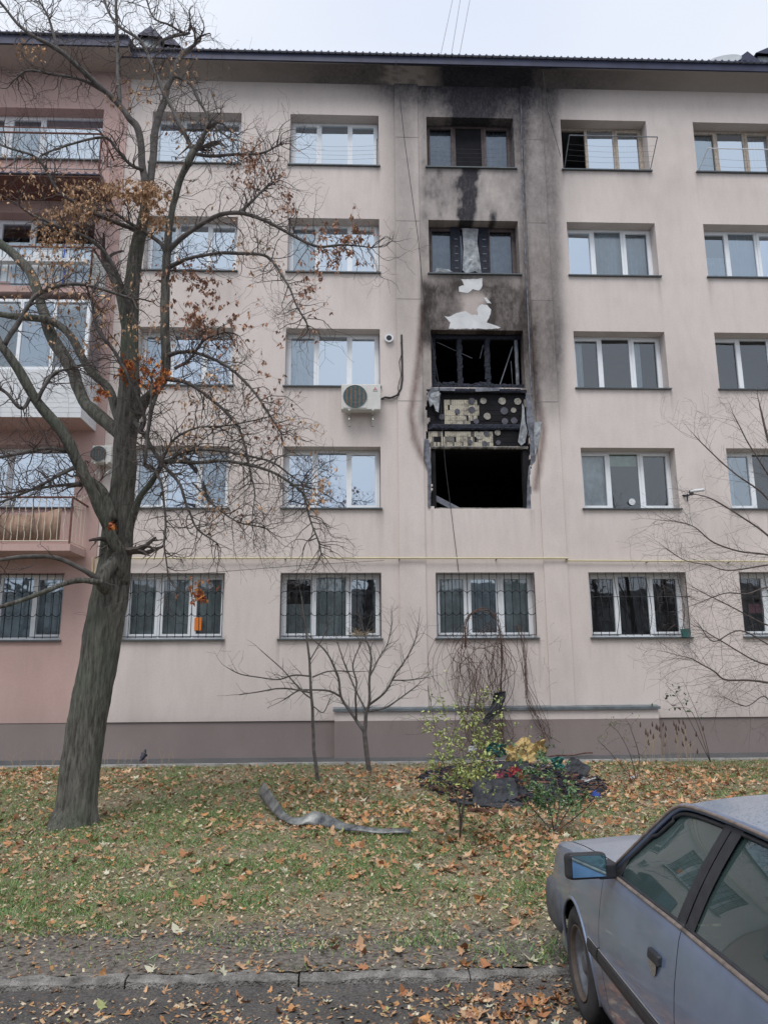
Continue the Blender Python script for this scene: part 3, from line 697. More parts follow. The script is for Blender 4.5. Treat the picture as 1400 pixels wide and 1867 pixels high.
b3 = balcony(3); z = bal(3); railing(b3, z, 1.08, M_METAL, M_RUST, .16, False)
for i in range(8):    # pale corrugated and cloth panels of the fourth floor balcony
    x1 = slab_r-.06-i*.42; MB().box(x1-.40, x1, BY+.045, BY+.052, z+.16+(.1 if i % 3 == 1 else 0), z+1.03).build('balcony_panel', [M_BLIND, M_CURT, M_SIDING][i % 3], b3)
MB().box(slab_r-.012, slab_r-.004, BY+.06, PY0-.02, z+.18, z+1.0).build('balcony_panel', M_CURTG, b3)
m = MB(); p = aty(117, 445, BY-.01); q = aty(115, 520, BY-.01); m.tube([V(p)+Vector((.02*math.sin(t*11), 0, 0))+(V(q)-V(p))*t for t in np.linspace(0, 1, 12)], .016, 5)
o = m.build('strap', M_BLUE, None, loc=V(p)); tag(o, 'blue strap hanging down the pale panels of the fourth floor balcony', 'strap')
m = MB(); m.box(slab_r-3.6, slab_r-.05, BY-.18, BY-.02, z+.62+0, z+.70); 
m.build('flower_shelf', M_SIDING, b3)
b4 = balcony(4); z = bal(4); railing(b4, z, 1.10, M_METAL, M_RUST, .17, True, rad=.007)
m = corrugated(-12.4, slab_r+.05, BY-.14, z-.03, .3, .10, .18, .05); m.build('awning_edge', M_ROOF, b4)
MB().box(-12.4, slab_r-.004, BY+.03, PY0-.002, z-.012, z-.002).build('underside_shade', M_RUST, b4)  # dark sheet: shade on the slab's underside put into colour
for (x, y, h) in ((slab_r+.12, -.7, .5), (slab_r+.06, -.45, .3)):
    pass
m = MB(); m.tube([(-12.4, BY-.35, z+.98), (slab_r+.0, BY-.35, z+.92)], .012, 6); m.tube([(-12.4, BY-.28, z+1.05), (slab_r+.0, BY-.28, z+.99)], .006, 5); m.tube([(slab_r, BY-.4, z+.9), (slab_r, BY+.05, z+1.08)], .014, 6); m.tube([(slab_r+.18, BY-.05, z+.2), (slab_r+.14, BY-.05, z+.95)], .018, 6)
o = m.build('clothes_line', M_RUST, None, loc=(slab_r, BY-.3, z+.95)); tag(o, 'rusty clothes line bracket sticking out of the topmost balcony', 'clothes line')

# ================================================================== things on the facade
def grille(c, lbl, x0, x1, z0, z1, y=-.02, belly=0, nb=13, arches=True, group='window grilles of the ground floor'):
    t = tag(empty('window_grille', (x0, y, z0)), lbl, 'window grille', group)
    m = MB()
    def prof(z):
        k = (z-z0)/(z1-z0); return y-belly*max(0, math.sin(min(1, (1-k)**1.6*1.15)*math.pi))*.9 if belly else y
    for zz in (z0+.05, z1-.03)+(((z0+z1)/2+.15,) if belly else ()):
        m.tube([(x0, prof(zz), zz), (x1, prof(zz), zz)], .008, 5)
    m.tube([(x0, y, z0+.05), (x0, y, z1-.03)], .008, 5); m.tube([(x1, y, z0+.05), (x1, y, z1-.03)], .008, 5)
    if belly:
        for xx in (x0, x1): m.tube([(xx, prof(z0+.05), z0+.05), (xx, .1, z0+.05)], .007, 5)
        m.tube([(x1, prof((z0+z1)/2+.15), (z0+z1)/2+.15), (x1, .1, (z0+z1)/2+.15)], .007, 5)
    m.build('grille_frame', M_IRON, t)
    st = (x1-x0)/nb; first = None
    for i in range(1, nb):
        x = x0+i*st
        if first is None:
            mm = MB(); mm.tube([(x, prof(zz)-.001, zz) for zz in np.linspace(z0+.02, z1-.0, 14 if belly else 2)], .0075, 4, cap=False); first = mm.build('bar', M_IRON, t); fx = x
        else:
            c_ = first.copy(); c_.location = first.location+Vector((x-fx, 0, 0)); col.objects.link(c_); c_.parent = t
    if arches:
        for row in (.66, .40):
            zc = z0+(z1-z0)*row
            for i in range(nb):
                mm = MB(); xa = x0+(i+.5)*st; sgn = 1 if row > .5 else -1; pts = []
                for a in np.linspace(0, math.pi, 9): pts.append((xa-st*.5*math.cos(a), y-.006, zc+sgn*(st*.5*math.sin(a))))
                pts = [(xa-st*.5, y-.006, zc-sgn*.07)]+pts+[(xa+st*.5, y-.006, zc-sgn*.07)]
                mm.tube(pts, .0075, 4, cap=False); mm.build('scroll', M_IRON, t)
    return t
zb, zt_ = zt(0)-WH+.02, zt(0)-.01
grille(0, 'arched iron grille over the ground floor window just right of the tree trunk', cx(0)+.02, cx(0)+WW-.02, zb, zt_)
grille(1, 'arched iron grille over the ground floor window behind the two bare young trees', cx(1)+.02, cx(1)+WW-.02, zb, zt_)
grille(2, 'arched iron grille over the ground floor window half hidden by the climbing vine', cx(2)+.02, cx(2)+WW-.02, zb, zt_)
grille(9, 'arched iron grille over the ground floor window of the pink section', gxl+.02, gxr-.02, zb, zt_, y=PY0-.02)
grille(3, 'bulging iron grille holding a green flowerpot at its lower right corner', cx(3)+.02, cx(3)+WW-.02, zb, zt_, belly=.22, nb=12, arches=False)
grille(4, 'bulging iron grille over the ground floor window at the right edge with laundry inside', cx(4)+.02, cx(4)+WW-.02, zb, zt_, belly=.16, nb=12, arches=False)
# flowerpot in the grille
p = V(aty(1250, 1162, -.12)); m = MB(); n = 14
for zz, rr in ((0, .075), (.17, .10), (.17, .088), (.03, .07)):
    m.v += [(p.x+rr*math.cos(2*math.pi*i/n), p.y+rr*math.sin(2*math.pi*i/n), p.z+zz) for i in range(n)]
for k in range(3):
    for i in range(n): m.f.append((k*n+i, k*n+(i+1) % n, (k+1)*n+(i+1) % n, (k+1)*n+i)); m.m.append(0)
m.f.append(tuple(range(n))[::-1]); m.m.append(0); m.f.append(tuple(range(3*n, 4*n))); m.m.append(0)
t = tag(empty('flowerpot', p), 'dark green flowerpot with a bare stem standing inside the bulging grille', 'flowerpot'); m.build('pot', M_TEAL, t, smooth=False)
m = MB(); m.tube([(p.x, p.y, p.z+.04), (p.x-.02, p.y, p.z+.35), (p.x-.01, p.y, p.z+.72)], .006, 5); m.tube([(p.x-.015, p.y, p.z+.3), (p.x+.03, p.y, p.z+.5)], .004, 4); m.build('stem', M_RUST, t)
# clothes drying in the right edge window
m = MB()
for (x0_, y0_, x1_, y1_, mt) in ((1366, 1101, 1389, 1118, 0),):
    a, b = aty(x0_, y1_, .42), aty(x1_, y0_, .42); m.box(a[0], b[0], .42, .44, a[2], b[2])
o = m.build('towel', M_PINKC, None, loc=V(aty(1377, 1110, .43))); tag(o, 'pink checked towel hanging inside the ground floor window at the right edge', 'towel')
a, b = aty(1390, 1118, .42), aty(1420, 1100, .42); m = MB(); m.box(a[0], b[0], .42, .44, a[2], b[2]); o = m.build('towel', M_CURT, None, loc=(a[0], .43, a[2])); tag(o, 'white towel hanging right of the pink one inside the right edge window', 'towel')
# orange thing in the window right of the trunk, bottle
a, b = aty(354, 1150, .28), aty(368, 1126, .28); m = MB(); m.box(a[0], b[0], .275, .288, a[2], b[2]); o = m.build('sticker', M_ORANGE, None, loc=V(a), bev=.012); tag(o, 'orange rectangular sticker in the ground floor window right of the trunk', 'sticker')
# bird nest-like dry heap and pot on the sill behind the young trees
t = empty('dry_plant', V(aty(655, 1158, -.03))); tag(t, 'tuft of dry brown stalks on the sill behind the bare young trees', 'plant'); m = MB(); p = V(aty(655, 1160, -.03))
for i in range(70):
    a = random.uniform(0, 6.28); l = random.uniform(.08, .22); d = Vector((math.cos(a)*l*1.2, random.uniform(-.03, .05), abs(random.gauss(.06, .06)))); s0 = p+Vector((random.uniform(-.16, .16), 0, random.uniform(0, .05))); m.tube([s0, s0+d*.6, s0+d+Vector((0, 0, -.03))], .0035, 3, cap=False)
m.build('stalks', simple('dry_stalk', (.33, .26, .17, 1), .9, 0, .3, 9, 0), t)
# reflector disc in a window
p = V(aty(1152, 915, .30)); o = MB().disc(p, (0, -1, 0), .075, 20, .008).build('disc', M_SIDING, None, loc=p); tag(o, 'round pale disc stuck on the middle pane behind the security camera', 'disc')
def drying_rack(name, xl, xr, ztop, zb_, out, lbl, mat, full=True, wires=4, dz=.42):
    t = tag(empty(name, (xl, 0, zb_)), lbl, 'drying rack', None)
    a = Vector((xl, -.02, zb_)); b = Vector((xr, -.02, zb_)); A = a+Vector((0, -out, dz)); B = b+Vector((0, -out, dz))
    m = MB(); m.tube([a, A], .011, 6); m.build('arm', mat, t); m = MB(); m.tube([b, B], .011, 6); m.build('arm', mat, t)
    if full: m = MB(); m.tube([A, B], .013, 6); m.build('crossbar', mat, t)
    for i in range(wires):
        f = .25+.65*i/wires; p, q = a.lerp(A, f), b.lerp(B, f); m = MB(); m.tube([p.lerp(q, s)-Vector((0, 0, .05*math.sin(math.pi*s))) for s in np.linspace(0, 1, 9)], .0028, 3, cap=False); m.build('wire', M_METAL, t)
zz = zt(4)-WH+.03
drying_rack('drying_rack', cx(3)+.02, cx(3)+WW+.0, 0, zz, .55, 'metal drying rack with wires below the open top floor window', M_METAL, dz=.48)
drying_rack('drying_rack', cx(4)+.02, cx(4)+WW, 0, zz, .55, 'white framed drying rack below the top floor window at the right edge', M_SIDING, dz=.20, wires=2)
drying_rack('drying_rack', cx(2)+.02, cx(2)+WW-.04, 0, zz, .12, 'black drying rack arms and wires at the sooty top floor window', M_IRON, False, 4, .62)
drying_rack('drying_rack', cx(1)+.02, cx(1)+WW-.04, 0, zz, .12, 'dark drying rack arms at the clean top floor window left of the soot', M_IRON, False, 4, .62)
drying_rack('drying_rack', cx(0)+.02, cx(0)+WW-.04, 0, zz, .12, 'drying rack arms at the top floor window behind the big tree', M_IRON, False, 4, .62)
# gas pipe
t = tag(empty('gas_pipe', (0, -.08, 4.05)), 'thin yellow gas pipe running along the facade above the ground floor windows', 'pipe')
def pp(x, y, Y=-.09): return V(aty(x, y, Y))
m = MB(); m.tube([pp(176, 1018), pp(700, 1017.5), pp(1036, 1018)], .019, 8); m.build('pipe', M_GASPIPE, t)
m = MB(); m.tube([pp(1030, 1022, -.06), pp(1250, 1023, -.06), pp(1460, 1024, -.06)], .016, 8); m.build('pipe', M_GASPIPE, t)
m = MB(); m.tube([pp(176, 1018), pp(173, 1045), pp(168, 1046), pp(168, 1016)], .014, 6); m.build('pipe', M_GASPIPE, t)
for x in (330, 520, 728, 905, 1033, 1180, 1330):
    q = pp(x, 1018 if x < 1036 else 1023, -.09); m = MB(); m.box(q.x-.012, q.x+.012, -.11, -.001, q.z-.028, q.z-.019); m.build('clamp', M_IRON, t)
# yellow bent gas hooks near the balcony
m = MB(); q = pp(146, 905, -.2); m.tube([q+Vector((.09*math.cos(a), 0, .06*math.sin(a)-.02)) for a in np.linspace(2.6, 7.5, 12)]+[q+Vector((.0, 0, -.45))], .011, 6)
m.tube([q+Vector((.05, .1, -.02)), q+Vector((.15, .15, .08)), q+Vector((.17, .15, .0))], .011, 6)
o = m.build('bent_pipe', M_IVORY, None, loc=q); tag(o, 'bent ivory pipe hook beside the lowest balcony', 'pipe')
# vent
q = V(aty(709, 618, 0)); t = tag(empty('wall_vent', q), 'round white ventilation outlet beside the third floor window', 'vent')
MB().tube([q+Vector((0, -.07, 0)), q+Vector((0, .0, 0))], .10, 20).build('vent_pipe', M_SIDING, t)
MB().disc(q+Vector((0, -.0705, 0)), (0, -1, 0), .062, 16, .004).build('vent_grid', M_IRON, t)
# air conditioner
def aircon(px0, py0, px1, py1, depth, lbl, logo, grp=None):
    a, b = aty(px0, py1, -depth), aty(px1, py0, -depth); x0, x1, z0, z1 = a[0], b[0], a[2], b[2]; wd = x1-x0; hh = z1-z0
    t = tag(empty('air_conditioner', ((x0+x1)/2, -depth, z0)), lbl, 'air conditioner', grp)
    MB().box(x0, x1, -depth, -.10, z0, z1).build('casing', M_ACW, t, bev=.015)
    cx_, cz_ = x0+wd*.35, (z0+z1)/2-.0; r_ = hh*.44
    MB().box(x0+wd*.045, x0+wd*.64, -depth-.012, -depth-.001, z0+hh*.05, z1-hh*.05).build('front_panel', M_ACW, t, bev=.008)
    MB().disc((cx_, -depth-.0125, cz_), (0, -1, 0), r_, 28, .003).build('fan_opening', M_TEALD, t)
    for k in range(5):
        x = cx_-r_*.7+k*r_*.36; hgt = math.sqrt(max(0, r_*r_-(x-cx_)**2))*.9
        MB().box(x-r_*.07, x+r_*.07, -depth-.018, -depth-.016, cz_-hgt, cz_+hgt).build('fan_reflection', M_AMBER, t)  # amber bands: orange reflection in the fan grille, put into colour
    m = MB()
    for k in range(17):
        z = cz_-r_+(k+.5)*2*r_/17; h_ = math.sqrt(max(0, r_*r_-(z-cz_)**2)); m.tube([(cx_-h_, -depth-.022, z), (cx_+h_, -depth-.022, z)], .0035, 4, cap=False)
    for rr in (1, .66, .33): m.tube([(cx_+r_*rr*math.cos(v_), -depth-.022, cz_+r_*rr*math.sin(v_)) for v_ in np.linspace(0, 2*math.pi, 25)[:-1]], .004, 4, closed=True)
    m.build('fan_guard', M_METAL, t)
    if logo:
        lx, lz = x0+wd*.86, z1-hh*.20; d_ = .024
        for ang in (90, 210, 330):
            dx, dz_ = math.cos(R(ang)), math.sin(R(ang)); pxn, pzn = -dz_, dx; c_ = (lx+dx*d_, lz+dz_*d_)
            mm = MB(); mm.add([(lx, -depth-.003, lz), (c_[0]+pxn*d_*.577, -depth-.003, c_[1]+pzn*d_*.577), (lx+2*dx*d_, -depth-.003, lz+2*dz_*d_), (c_[0]-pxn*d_*.577, -depth-.003, c_[1]-pzn*d_*.577)], [(0, 3, 2, 1)]); mm.build('logo_diamond', M_REDC, t)
        MB().box(lx-.055, lx+.055, -depth-.003, -depth-.002, lz-.052, lz-.042).build('lettering', M_IRON, t)
    for xx in (x0+wd*.2, x0+wd*.8):
        m = MB(); m.box(xx-.02, xx+.02, -depth-.02, -.001, z0-.03, z0-.001); m.box(xx-.02, xx+.02, -.035, -.001, z0-.28, z0-.031); m.obox((xx, -depth*.5, z0-.14), (.03, 0, 0), (0, depth*.9, .20), (0, -.02, .02)); m.build('bracket', M_ACW, t)
    return t
M_TEALD = simple('fan_reflection_teal', (.05, .15, .17, 1), .4, 0, .2, 9, 0); M_AMBER = simple('fan_reflection_amber', (.30, .17, .09, 1), .5, 0, .2, 9, 0)  # blue and orange reflections of the fan grille as plain colours
aircon(622, 700, 694, 746, .34, 'white air conditioner with red three diamond logo on brackets below the third floor window', True)
aircon(166, 812, 204, 843, .34, 'grey white air conditioner behind the trunk beside the lowest balcony', False)
# insulated pipe from the air conditioner up the wall
t = tag(empty('cable_conduit', V(aty(732, 610, -.03))), 'black insulated hose running from the air conditioner up the wall', 'cable'); m = MB()
cpts = [(694, 728), (702, 724), (712, 725), (724, 720), (731, 708), (733, 690), (733, 650), (732, 610)]
m.tube([V(aty(x+random.uniform(-.6, .6), y, -.04)) for x, y in cpts], .022, 7); m.build('hose', M_CABLE, t)
m = MB(); m.tube([V(aty(x+2.5*math.sin(i*1.7), y+1.5, -.06)) for i, (x, y) in enumerate([(695+k*3.3, 727-(k*.4)) for k in range(9)]+[(727+k*.6, 718-k*12) for k in range(9)])], .008, 5); m.build('wire', M_CABLE, t)
# security camera
q = V(aty(1262, 898, -.35)); t = tag(empty('security_camera', V(aty(1252, 903, 0))), 'small white security camera on a black bracket right of the second floor window', 'camera')
MB().tube([V(aty(1258, 896, -.34)), V(aty(1283, 893, -.40))], .034, 10).build('camera_body', M_SIDING, t)
MB().box(q.x-.04, q.x+.02, -.37, -.28, q.z-.05, q.z+.06).build('camera_mount', M_IRON, t)
m = MB(); m.tube([V(aty(1247, 905, -.01)), V(aty(1256, 903, -.2)), V(aty(1262, 898, -.35))], .016, 6); m.tube([V(aty(1244, 903, -.01)), V(aty(1256, 903, -.01))], .015, 6); m.tube([V(aty(1253, 900, -.01)), V(aty(1253, 913, -.01))], .014, 6); m.build('bracket', M_IRON, t)
m = MB(); m.tube([V(aty(1284, 893, -.1)), V(aty(1310, 906, -.03)), V(aty(1335, 928, -.02))], .006, 4); m.build('cable', M_SIDING, t)
# loose wires
def wire(pts, r_, lbl, cat='wire', n=10):
    P = [V(p) for p in pts]; Q = []
    for a, b in zip(P[:-1], P[1:]):
        for s in np.linspace(0, 1, n)[:-1]: Q.append(a.lerp(b, s))
    Q.append(P[-1]); m = MB(); m.tube(Q, r_, 4, cap=False); o = m.build('wire', M_CABLE, None, loc=P[0]); tag(o, lbl, cat)
wire([aty(721, 108, -.62), aty(738, 260, -.40), aty(763, 440, -.25), aty(770, 520, -.06), aty(800, 700, -.2), aty(812, 850, -.05), aty(824, 945, -.15), aty(836, 1042, -.02)], .007, 'thin black wire hanging from the eaves past the burnt windows')
wire([aty(990, 130, -.5), aty(998, 200, -.3), aty(1022, 285, -.05)], .006, 'thin black wire from the eaves to the open top floor window')
wire([aty(700, 1022, -.09), aty(560, 1030, -2.6), aty(60, 1070, -3.0)], .004, 'pale thin wire crossing low in front of the facade to the left')
for (xa, xb, i) in ((797, 829, 'leftmost'), (818, 842, 'middle'), (832, 860, 'rightmost')):
    a = V(aty(xa, 108, 1.0)); b = V(aty(xb, -20, 4.5)); a.z -= .3; wire([a, a.lerp(b, .5), b+(b-a)*1.5], .006, f'{i} of the three thin wires rising from the roof into the sky')
# roof things
def roof_stack(px0, px1, py0, py1, Y, lbl, skew=0):
    a, b = aty(px0, py1, Y), aty(px1, py0, Y); x0, x1, z0, z1 = a[0], b[0], a[2]-.5, b[2]; wd = x1-x0
    t = tag(empty('chimney', ((x0+x1)/2, Y, z0)), lbl, 'chimney')
    MB().box(x0, x1, Y, Y+.7, z0, z1-.30).build('stack', M_METAL, t)
    m = MB(); xm = (x0+x1)/2; k = [(x0-.10, Y-.1, z1-.28), (x1+.10, Y-.1, z1-.34), (xm, Y-.1, z1), (x0-.10, Y+.8, z1-.28), (x1+.10, Y+.8, z1-.34), (xm, Y+.8, z1)]
    m.add(k, [(0, 1, 2), (3, 5, 4), (0, 2, 5, 3), (1, 4, 5, 2)]); m.build('cap', M_ROOF, t)
M_DISH = simple('dish_grey', (.33, .35, .38, 1), .5, 0, .1, 4, 0)
roof_stack(257, 292, 52, 100, 1.2, 'grey sheet metal roof stack with pitched cap behind the tree branches')
roof_stack(294, 325, 68, 100, 1.8, 'lower slanted roof stack just right of the tall one behind the tree')
roof_stack(1346, 1376, 98, 125, 1.2, 'low capped roof stack right of the satellite dish')
roof_stack(1384, 1440, 86, 125, 1.2, 'large capped roof stack at the right edge of the roof')
q = V(aty(1321, 108, 1.0)); t = tag(empty('satellite_dish', q), 'pale round satellite dish standing on the roof', 'satellite dish'); m = MB(); n = 24
nrm = Vector((-.25, -.75, .55)).normalized(); u = nrm.orthogonal().normalized(); v_ = nrm.cross(u)
m.v.append(tuple(q-nrm*.06)); 
for k, rr in ((1, .16), (2, .31), (3, .42)):
    m.v += [tuple(q-nrm*(.06-.06*(rr/.42)**2)+(u*math.cos(2*math.pi*i/n)+v_*math.sin(2*math.pi*i/n))*rr) for i in range(n)]
for i in range(n): m.f.append((0, 1+i, 1+(i+1) % n)); m.m.append(0)
for k in range(2):
    for i in range(n): a = 1+k*n+i; b = 1+k*n+(i+1) % n; m.f.append((a, a+n, b+n, b)); m.m.append(0)
o = m.build('reflector', M_DISH, t, smooth=True); o.modifiers.new('t', 'SOLIDIFY').thickness = .01
m = MB(); m.tube([q-nrm*.06, q-nrm*.2+Vector((0, 0, -.2)), q-nrm*.2+Vector((0, 0, -.9))], .02, 6); m.build('mast', M_METAL, t)

#@@GROUND
# ================================================================== GROUND
def attr_mat(name, rough=.9, var=.25, scale=30, trans=0):
    """colour kept per leaf or blade in the attribute 'tint'"""
    m, n, b = newmat(name); at = n.nodes.new('ShaderNodeAttribute'); at.attribute_name = 'tint'
    z = objnoise(n, scale, 3); c = mixc(n, 1.0, at.outputs['Color'], ramp(n, z, .3, (1-var,)*3+(1,), .7, (1+var,)*3+(1,)), 'MULTIPLY')
    n.links.new(c, b.inputs['Base Color']); b.inputs['Roughness'].default_value = rough; b.inputs['Specular IOR Level'].default_value = .25
    return m
M_TINT = attr_mat('leaf_tint'); M_GRASS = attr_mat('grass_tint', .8, .1)
def big_mesh(name, verts, faces, tint, mat, loc=(0, 0, 0), parent=None, smooth=False):
    """verts (n,3), faces (m,k) arrays, tint one colour per vertex"""
    me = bpy.data.meshes.new(name); verts = np.asarray(verts, np.float32)-np.array(loc, np.float32); faces = np.asarray(faces, np.int32); k = faces.shape[1]
    me.vertices.add(len(verts)); me.vertices.foreach_set('co', verts.ravel()); me.loops.add(faces.size); me.loops.foreach_set('vertex_index', faces.ravel())
    me.polygons.add(len(faces)); me.polygons.foreach_set('loop_start', np.arange(0, faces.size, k)); me.polygons.foreach_set('loop_total', np.full(len(faces), k))
    me.update(calc_edges=True); me.validate()
    if tint is not None:
        a = me.attributes.new('tint', 'FLOAT_COLOR', 'POINT'); t = np.ones((len(verts), 4), np.float32); t[:, :3] = tint; a.data.foreach_set('color', t.ravel())
    me.materials.append(mat); o = bpy.data.objects.new(name, me); o.location = Vector(loc)-(absloc(parent) if parent else Vector((0, 0, 0)))
    if smooth: me.polygons.foreach_set('use_smooth', np.ones(len(faces), bool))
    return link(o, parent)
o = MB().quad((-300, -300, -.36), (300, -300, -.36), (300, 300, -.36), (-300, 300, -.36)).build('ground', M_ASPH); o['kind'] = 'structure'
def asph_mat(name, a, b_, leafy):
    m, n, b = newmat(name); z = objnoise(n, 1.1, 6, .65); z2 = objnoise(n, 60, 4, .7); z3 = objnoise(n, 7, 5, .7)
    c = ramp(n, z, .35, a, .68, b_); c = mixc(n, ramp(n, z2, .42, (.8, .8, .8, 1), .62, (0, 0, 0, 1)), c, (.06, .058, .058, 1))
    c = mixc(n, ramp(n, z3, .55, (0, 0, 0, 1), .75, (.7, .7, .7, 1)), c, leafy)
    n.links.new(c, b.inputs['Base Color']); b.inputs['Roughness'].default_value = .88; bump(n, b, objnoise(n, 45, 5, .8), 1.0, .03); return m
M_ROAD = asph_mat('worn_asphalt', (.13, .118, .107, 1), (.27, .25, .23, 1), (.20, .165, .13, 1))
M_WALK = asph_mat('walkway_asphalt', (.12, .128, .14, 1), (.22, .225, .235, 1), (.075, .07, .065, 1))
def sheet(name, x0, x1, y0, y1, zf, mat, st, amp=.01, sc=3):
    nx, ny = int((x1-x0)/st)+1, int((y1-y0)/st)+1; X, Y = np.meshgrid(np.linspace(x0, x1, nx), np.linspace(y0, y1, ny), indexing='ij')
    Z = np.vectorize(zf)(Y)+amp*(fbm(X*sc, Y*sc, 4)-.5)*2
    I, J = np.meshgrid(np.arange(nx-1), np.arange(ny-1), indexing='ij'); a = (I*ny+J).ravel()
    return big_mesh(name, np.stack([X, Y, Z], -1).reshape(-1, 3), np.stack([a, a+ny, a+ny+1, a+1], -1), None, mat, smooth=True)
o = sheet('road', -12, 14, -22, KERB_Y-.07, lambda y: ROAD_Z+.02+.012*math.exp(-max(0, KERB_Y-.07-y)/.18), M_ROAD, .06, .02); o['kind'] = 'structure'
o = sheet('walkway', -20, 22, -1.30, .06, lambda y: 0.0, M_WALK, .2, .004); o['kind'] = 'structure'
M_EDGE = simple('edging_concrete', (.38, .38, .37, 1), .9, 0, .3, 5, .6, .01)
ed = empty('kerb', (0, -1.34, 0)); ed['kind'] = 'structure'
for i in range(-15, 18): MB().box(i*1.0+.005, i*1.0+.995, -1.375, -1.31, -.12, .045+random.uniform(-.004, .004)).build('edging_stone', M_EDGE, ed)
ke = empty('kerb', (0, KERB_Y, KERB_Z)); ke['kind'] = 'structure'
def kerbstone(x0, x1):
    nx = 16; m = MB(); pr_ = [(.055, -.12), (.055, -.012), (.03, .004), (-.04, .004), (-.066, -.014), (-.075, -.14)]
    for i in range(nx+1):
        x = x0+(x1-x0)*i/nx
        for j, (dy, dz) in enumerate(pr_):
            n1 = mnoise.noise(Vector((x*9, dy*20, dz*20)))*.016+mnoise.noise(Vector((x*2.3, 0, dz*9)))*.012; m.v.append((x, KERB_Y+dy+n1-.01*math.sin(x*.5), KERB_Z+dz+n1))
    k = len(pr_)
    for i in range(nx):
        for j in range(k-1): m.f.append((i*k+j, i*k+j+1, (i+1)*k+j+1, (i+1)*k+j)); m.m.append(0)
    m.f.append(tuple(range(k))); m.m.append(0); m.f.append(tuple(nx*k+j for j in reversed(range(k)))); m.m.append(0)
    return m.build('kerb_stone', M_CONC, ke)
xk = ong(240, 1795)[0]
for i in range(-10, 12): kerbstone(xk+i*1.08+.004+random.uniform(0, .004), xk+(i+1)*1.08-.004)
# lawn
m, n, b = newmat('lawn_soil'); z = objnoise(n, 1.3, 6, .65); z2 = objnoise(n, 26, 5, .7); z3 = objnoise(n, .8, 4, .6, (1, 1, 1))
tcn = n.nodes.new('ShaderNodeTexCoord'); sx_ = n.nodes.new('ShaderNodeSeparateXYZ'); n.links.new(tcn.outputs['Object'], sx_.inputs[0])
c = ramp(n, z, .38, (.16, .16, .09, 1), .62, (.29, .245, .18, 1)); c = mixc(n, ramp(n, z2, .4, (0, 0, 0, 1), .7, (.7, .7, .7, 1)), c, (.34, .28, .20, 1))
bare = math_(n, 'ADD', math_(n, 'MULTIPLY', sx_.outputs[1], -1.0), math_(n, 'MULTIPLY', z3, 1.3))
c = mixc(n, ramp(n, math_(n, 'MULTIPLY', math_(n, 'SUBTRACT', bare, 10.5), 1.2), .1, (0, 0, 0, 1), .5, (1, 1, 1, 1)), c, mixc(n, ramp(n, z2, .38, (0, 0, 0, 1), .62, (1, 1, 1, 1)), (.10, .090, .080, 1), (.27, .24, .21, 1)))
n.links.new(c, b.inputs['Base Color']); b.inputs['Roughness'].default_value = .95; b.inputs['Specular IOR Level'].default_value = .15; bump(n, b, objnoise(n, 40, 5, .8), 1.0, .02)
def lz(x, y): return gz(y)+.028*(float(fbm(np.array([x*1.1]), np.array([y*1.1]), 12)[0])-.5)*2
LX = lambda X, Y: (fbm(X*1.1, Y*1.1, 12)-.5)*.056
nx, ny = 300, 130; X, Y = np.meshgrid(np.linspace(-17, 20, nx), np.linspace(KERB_Y+.03, -1.37, ny), indexing='ij')
Z = np.vectorize(gz)(Y)+LX(X, Y)*np.clip((Y-KERB_Y)/.6, 0, 1)*np.clip((-1.37-Y)/.5, 0, 1)+.01*(fbm(X*6, Y*6, 2)-.5)
I, J = np.meshgrid(np.arange(nx-1), np.arange(ny-1), indexing='ij'); a = (I*ny+J).ravel()
o = big_mesh('lawn', np.stack([X, Y, Z], -1).reshape(-1, 3), np.stack([a, a+ny, a+ny+1, a+1], -1), None, m, smooth=True); o['kind'] = 'structure'
def gzv(Y): t = np.clip((-1.5-Y)/9.6, 0, 1); return np.where(Y > KERB_Y, KERB_Z*t**1.15, ROAD_Z+.02)
def surf(X, Y): return gzv(Y)+np.where(Y > KERB_Y, LX(X, Y)*np.clip((Y-KERB_Y)/.6, 0, 1), 0)
def px_of(X, Y, Z): return proj(np.stack([X, Y, Z], -1))
def inview(n, ymin, ymax, pad=1.2, near=1.0):
    """points on the ground inside the view (and a step beside it)"""
    Y = ymin+(ymax-ymin)*rng.random(n*2)**near; D = Y-CAM[1]; X = D*YAW+(rng.random(n*2)*2-1)*(D*.53+pad); return X[:n], Y[:n]
# grass
n = 420000; X, Y = inview(n, KERB_Y+.02, -1.42, .9, 1.25)
g1 = fbm(X*.9, Y*.9, 41); g2 = fbm(X*4.5, Y*4.5, 43, 3); px_, py_ = px_of(X, Y, gzv(Y))
dirt = np.clip(((-Y)+(fbm(X*1.6, Y*2.5, 8)-.5)*1.3-9.95)/.6, 0, 1)
pit = np.exp(-(((px_-800)/260)**2+((py_-1405)/26)**2))
green = np.clip((g1-.43)*4.5+.45+.9*np.exp(-(((px_-60)/170)**2+((py_-1590)/70)**2))+.3*np.exp(-(((px_-600)/260)**2+((py_-1660)/60)**2)), 0, 1)
dens = (.35+.65*green)*(1-dirt*.97)*(1-.75*pit)*np.clip(.35+(g2-.36)*3.2, .06, 1)
kp = rng.random(n) < dens; X, Y, g1, g2, green = X[kp], Y[kp], g1[kp], g2[kp], green[kp]; n = len(X)
Z = surf(X, Y); h = (.014+.034*rng.random(n)**1.8)*(.7+.7*g2)*(.8+.35*green); wd = .0030+.0035*rng.random(n); an = rng.random(n)*6.283; la = rng.random(n)*6.283; ln = h*(.3+1.2*rng.random(n))
dead = rng.random(n) > (.26+.60*green); h = np.where(dead, h*.6, h); ln = np.where(dead, ln*1.4, ln)
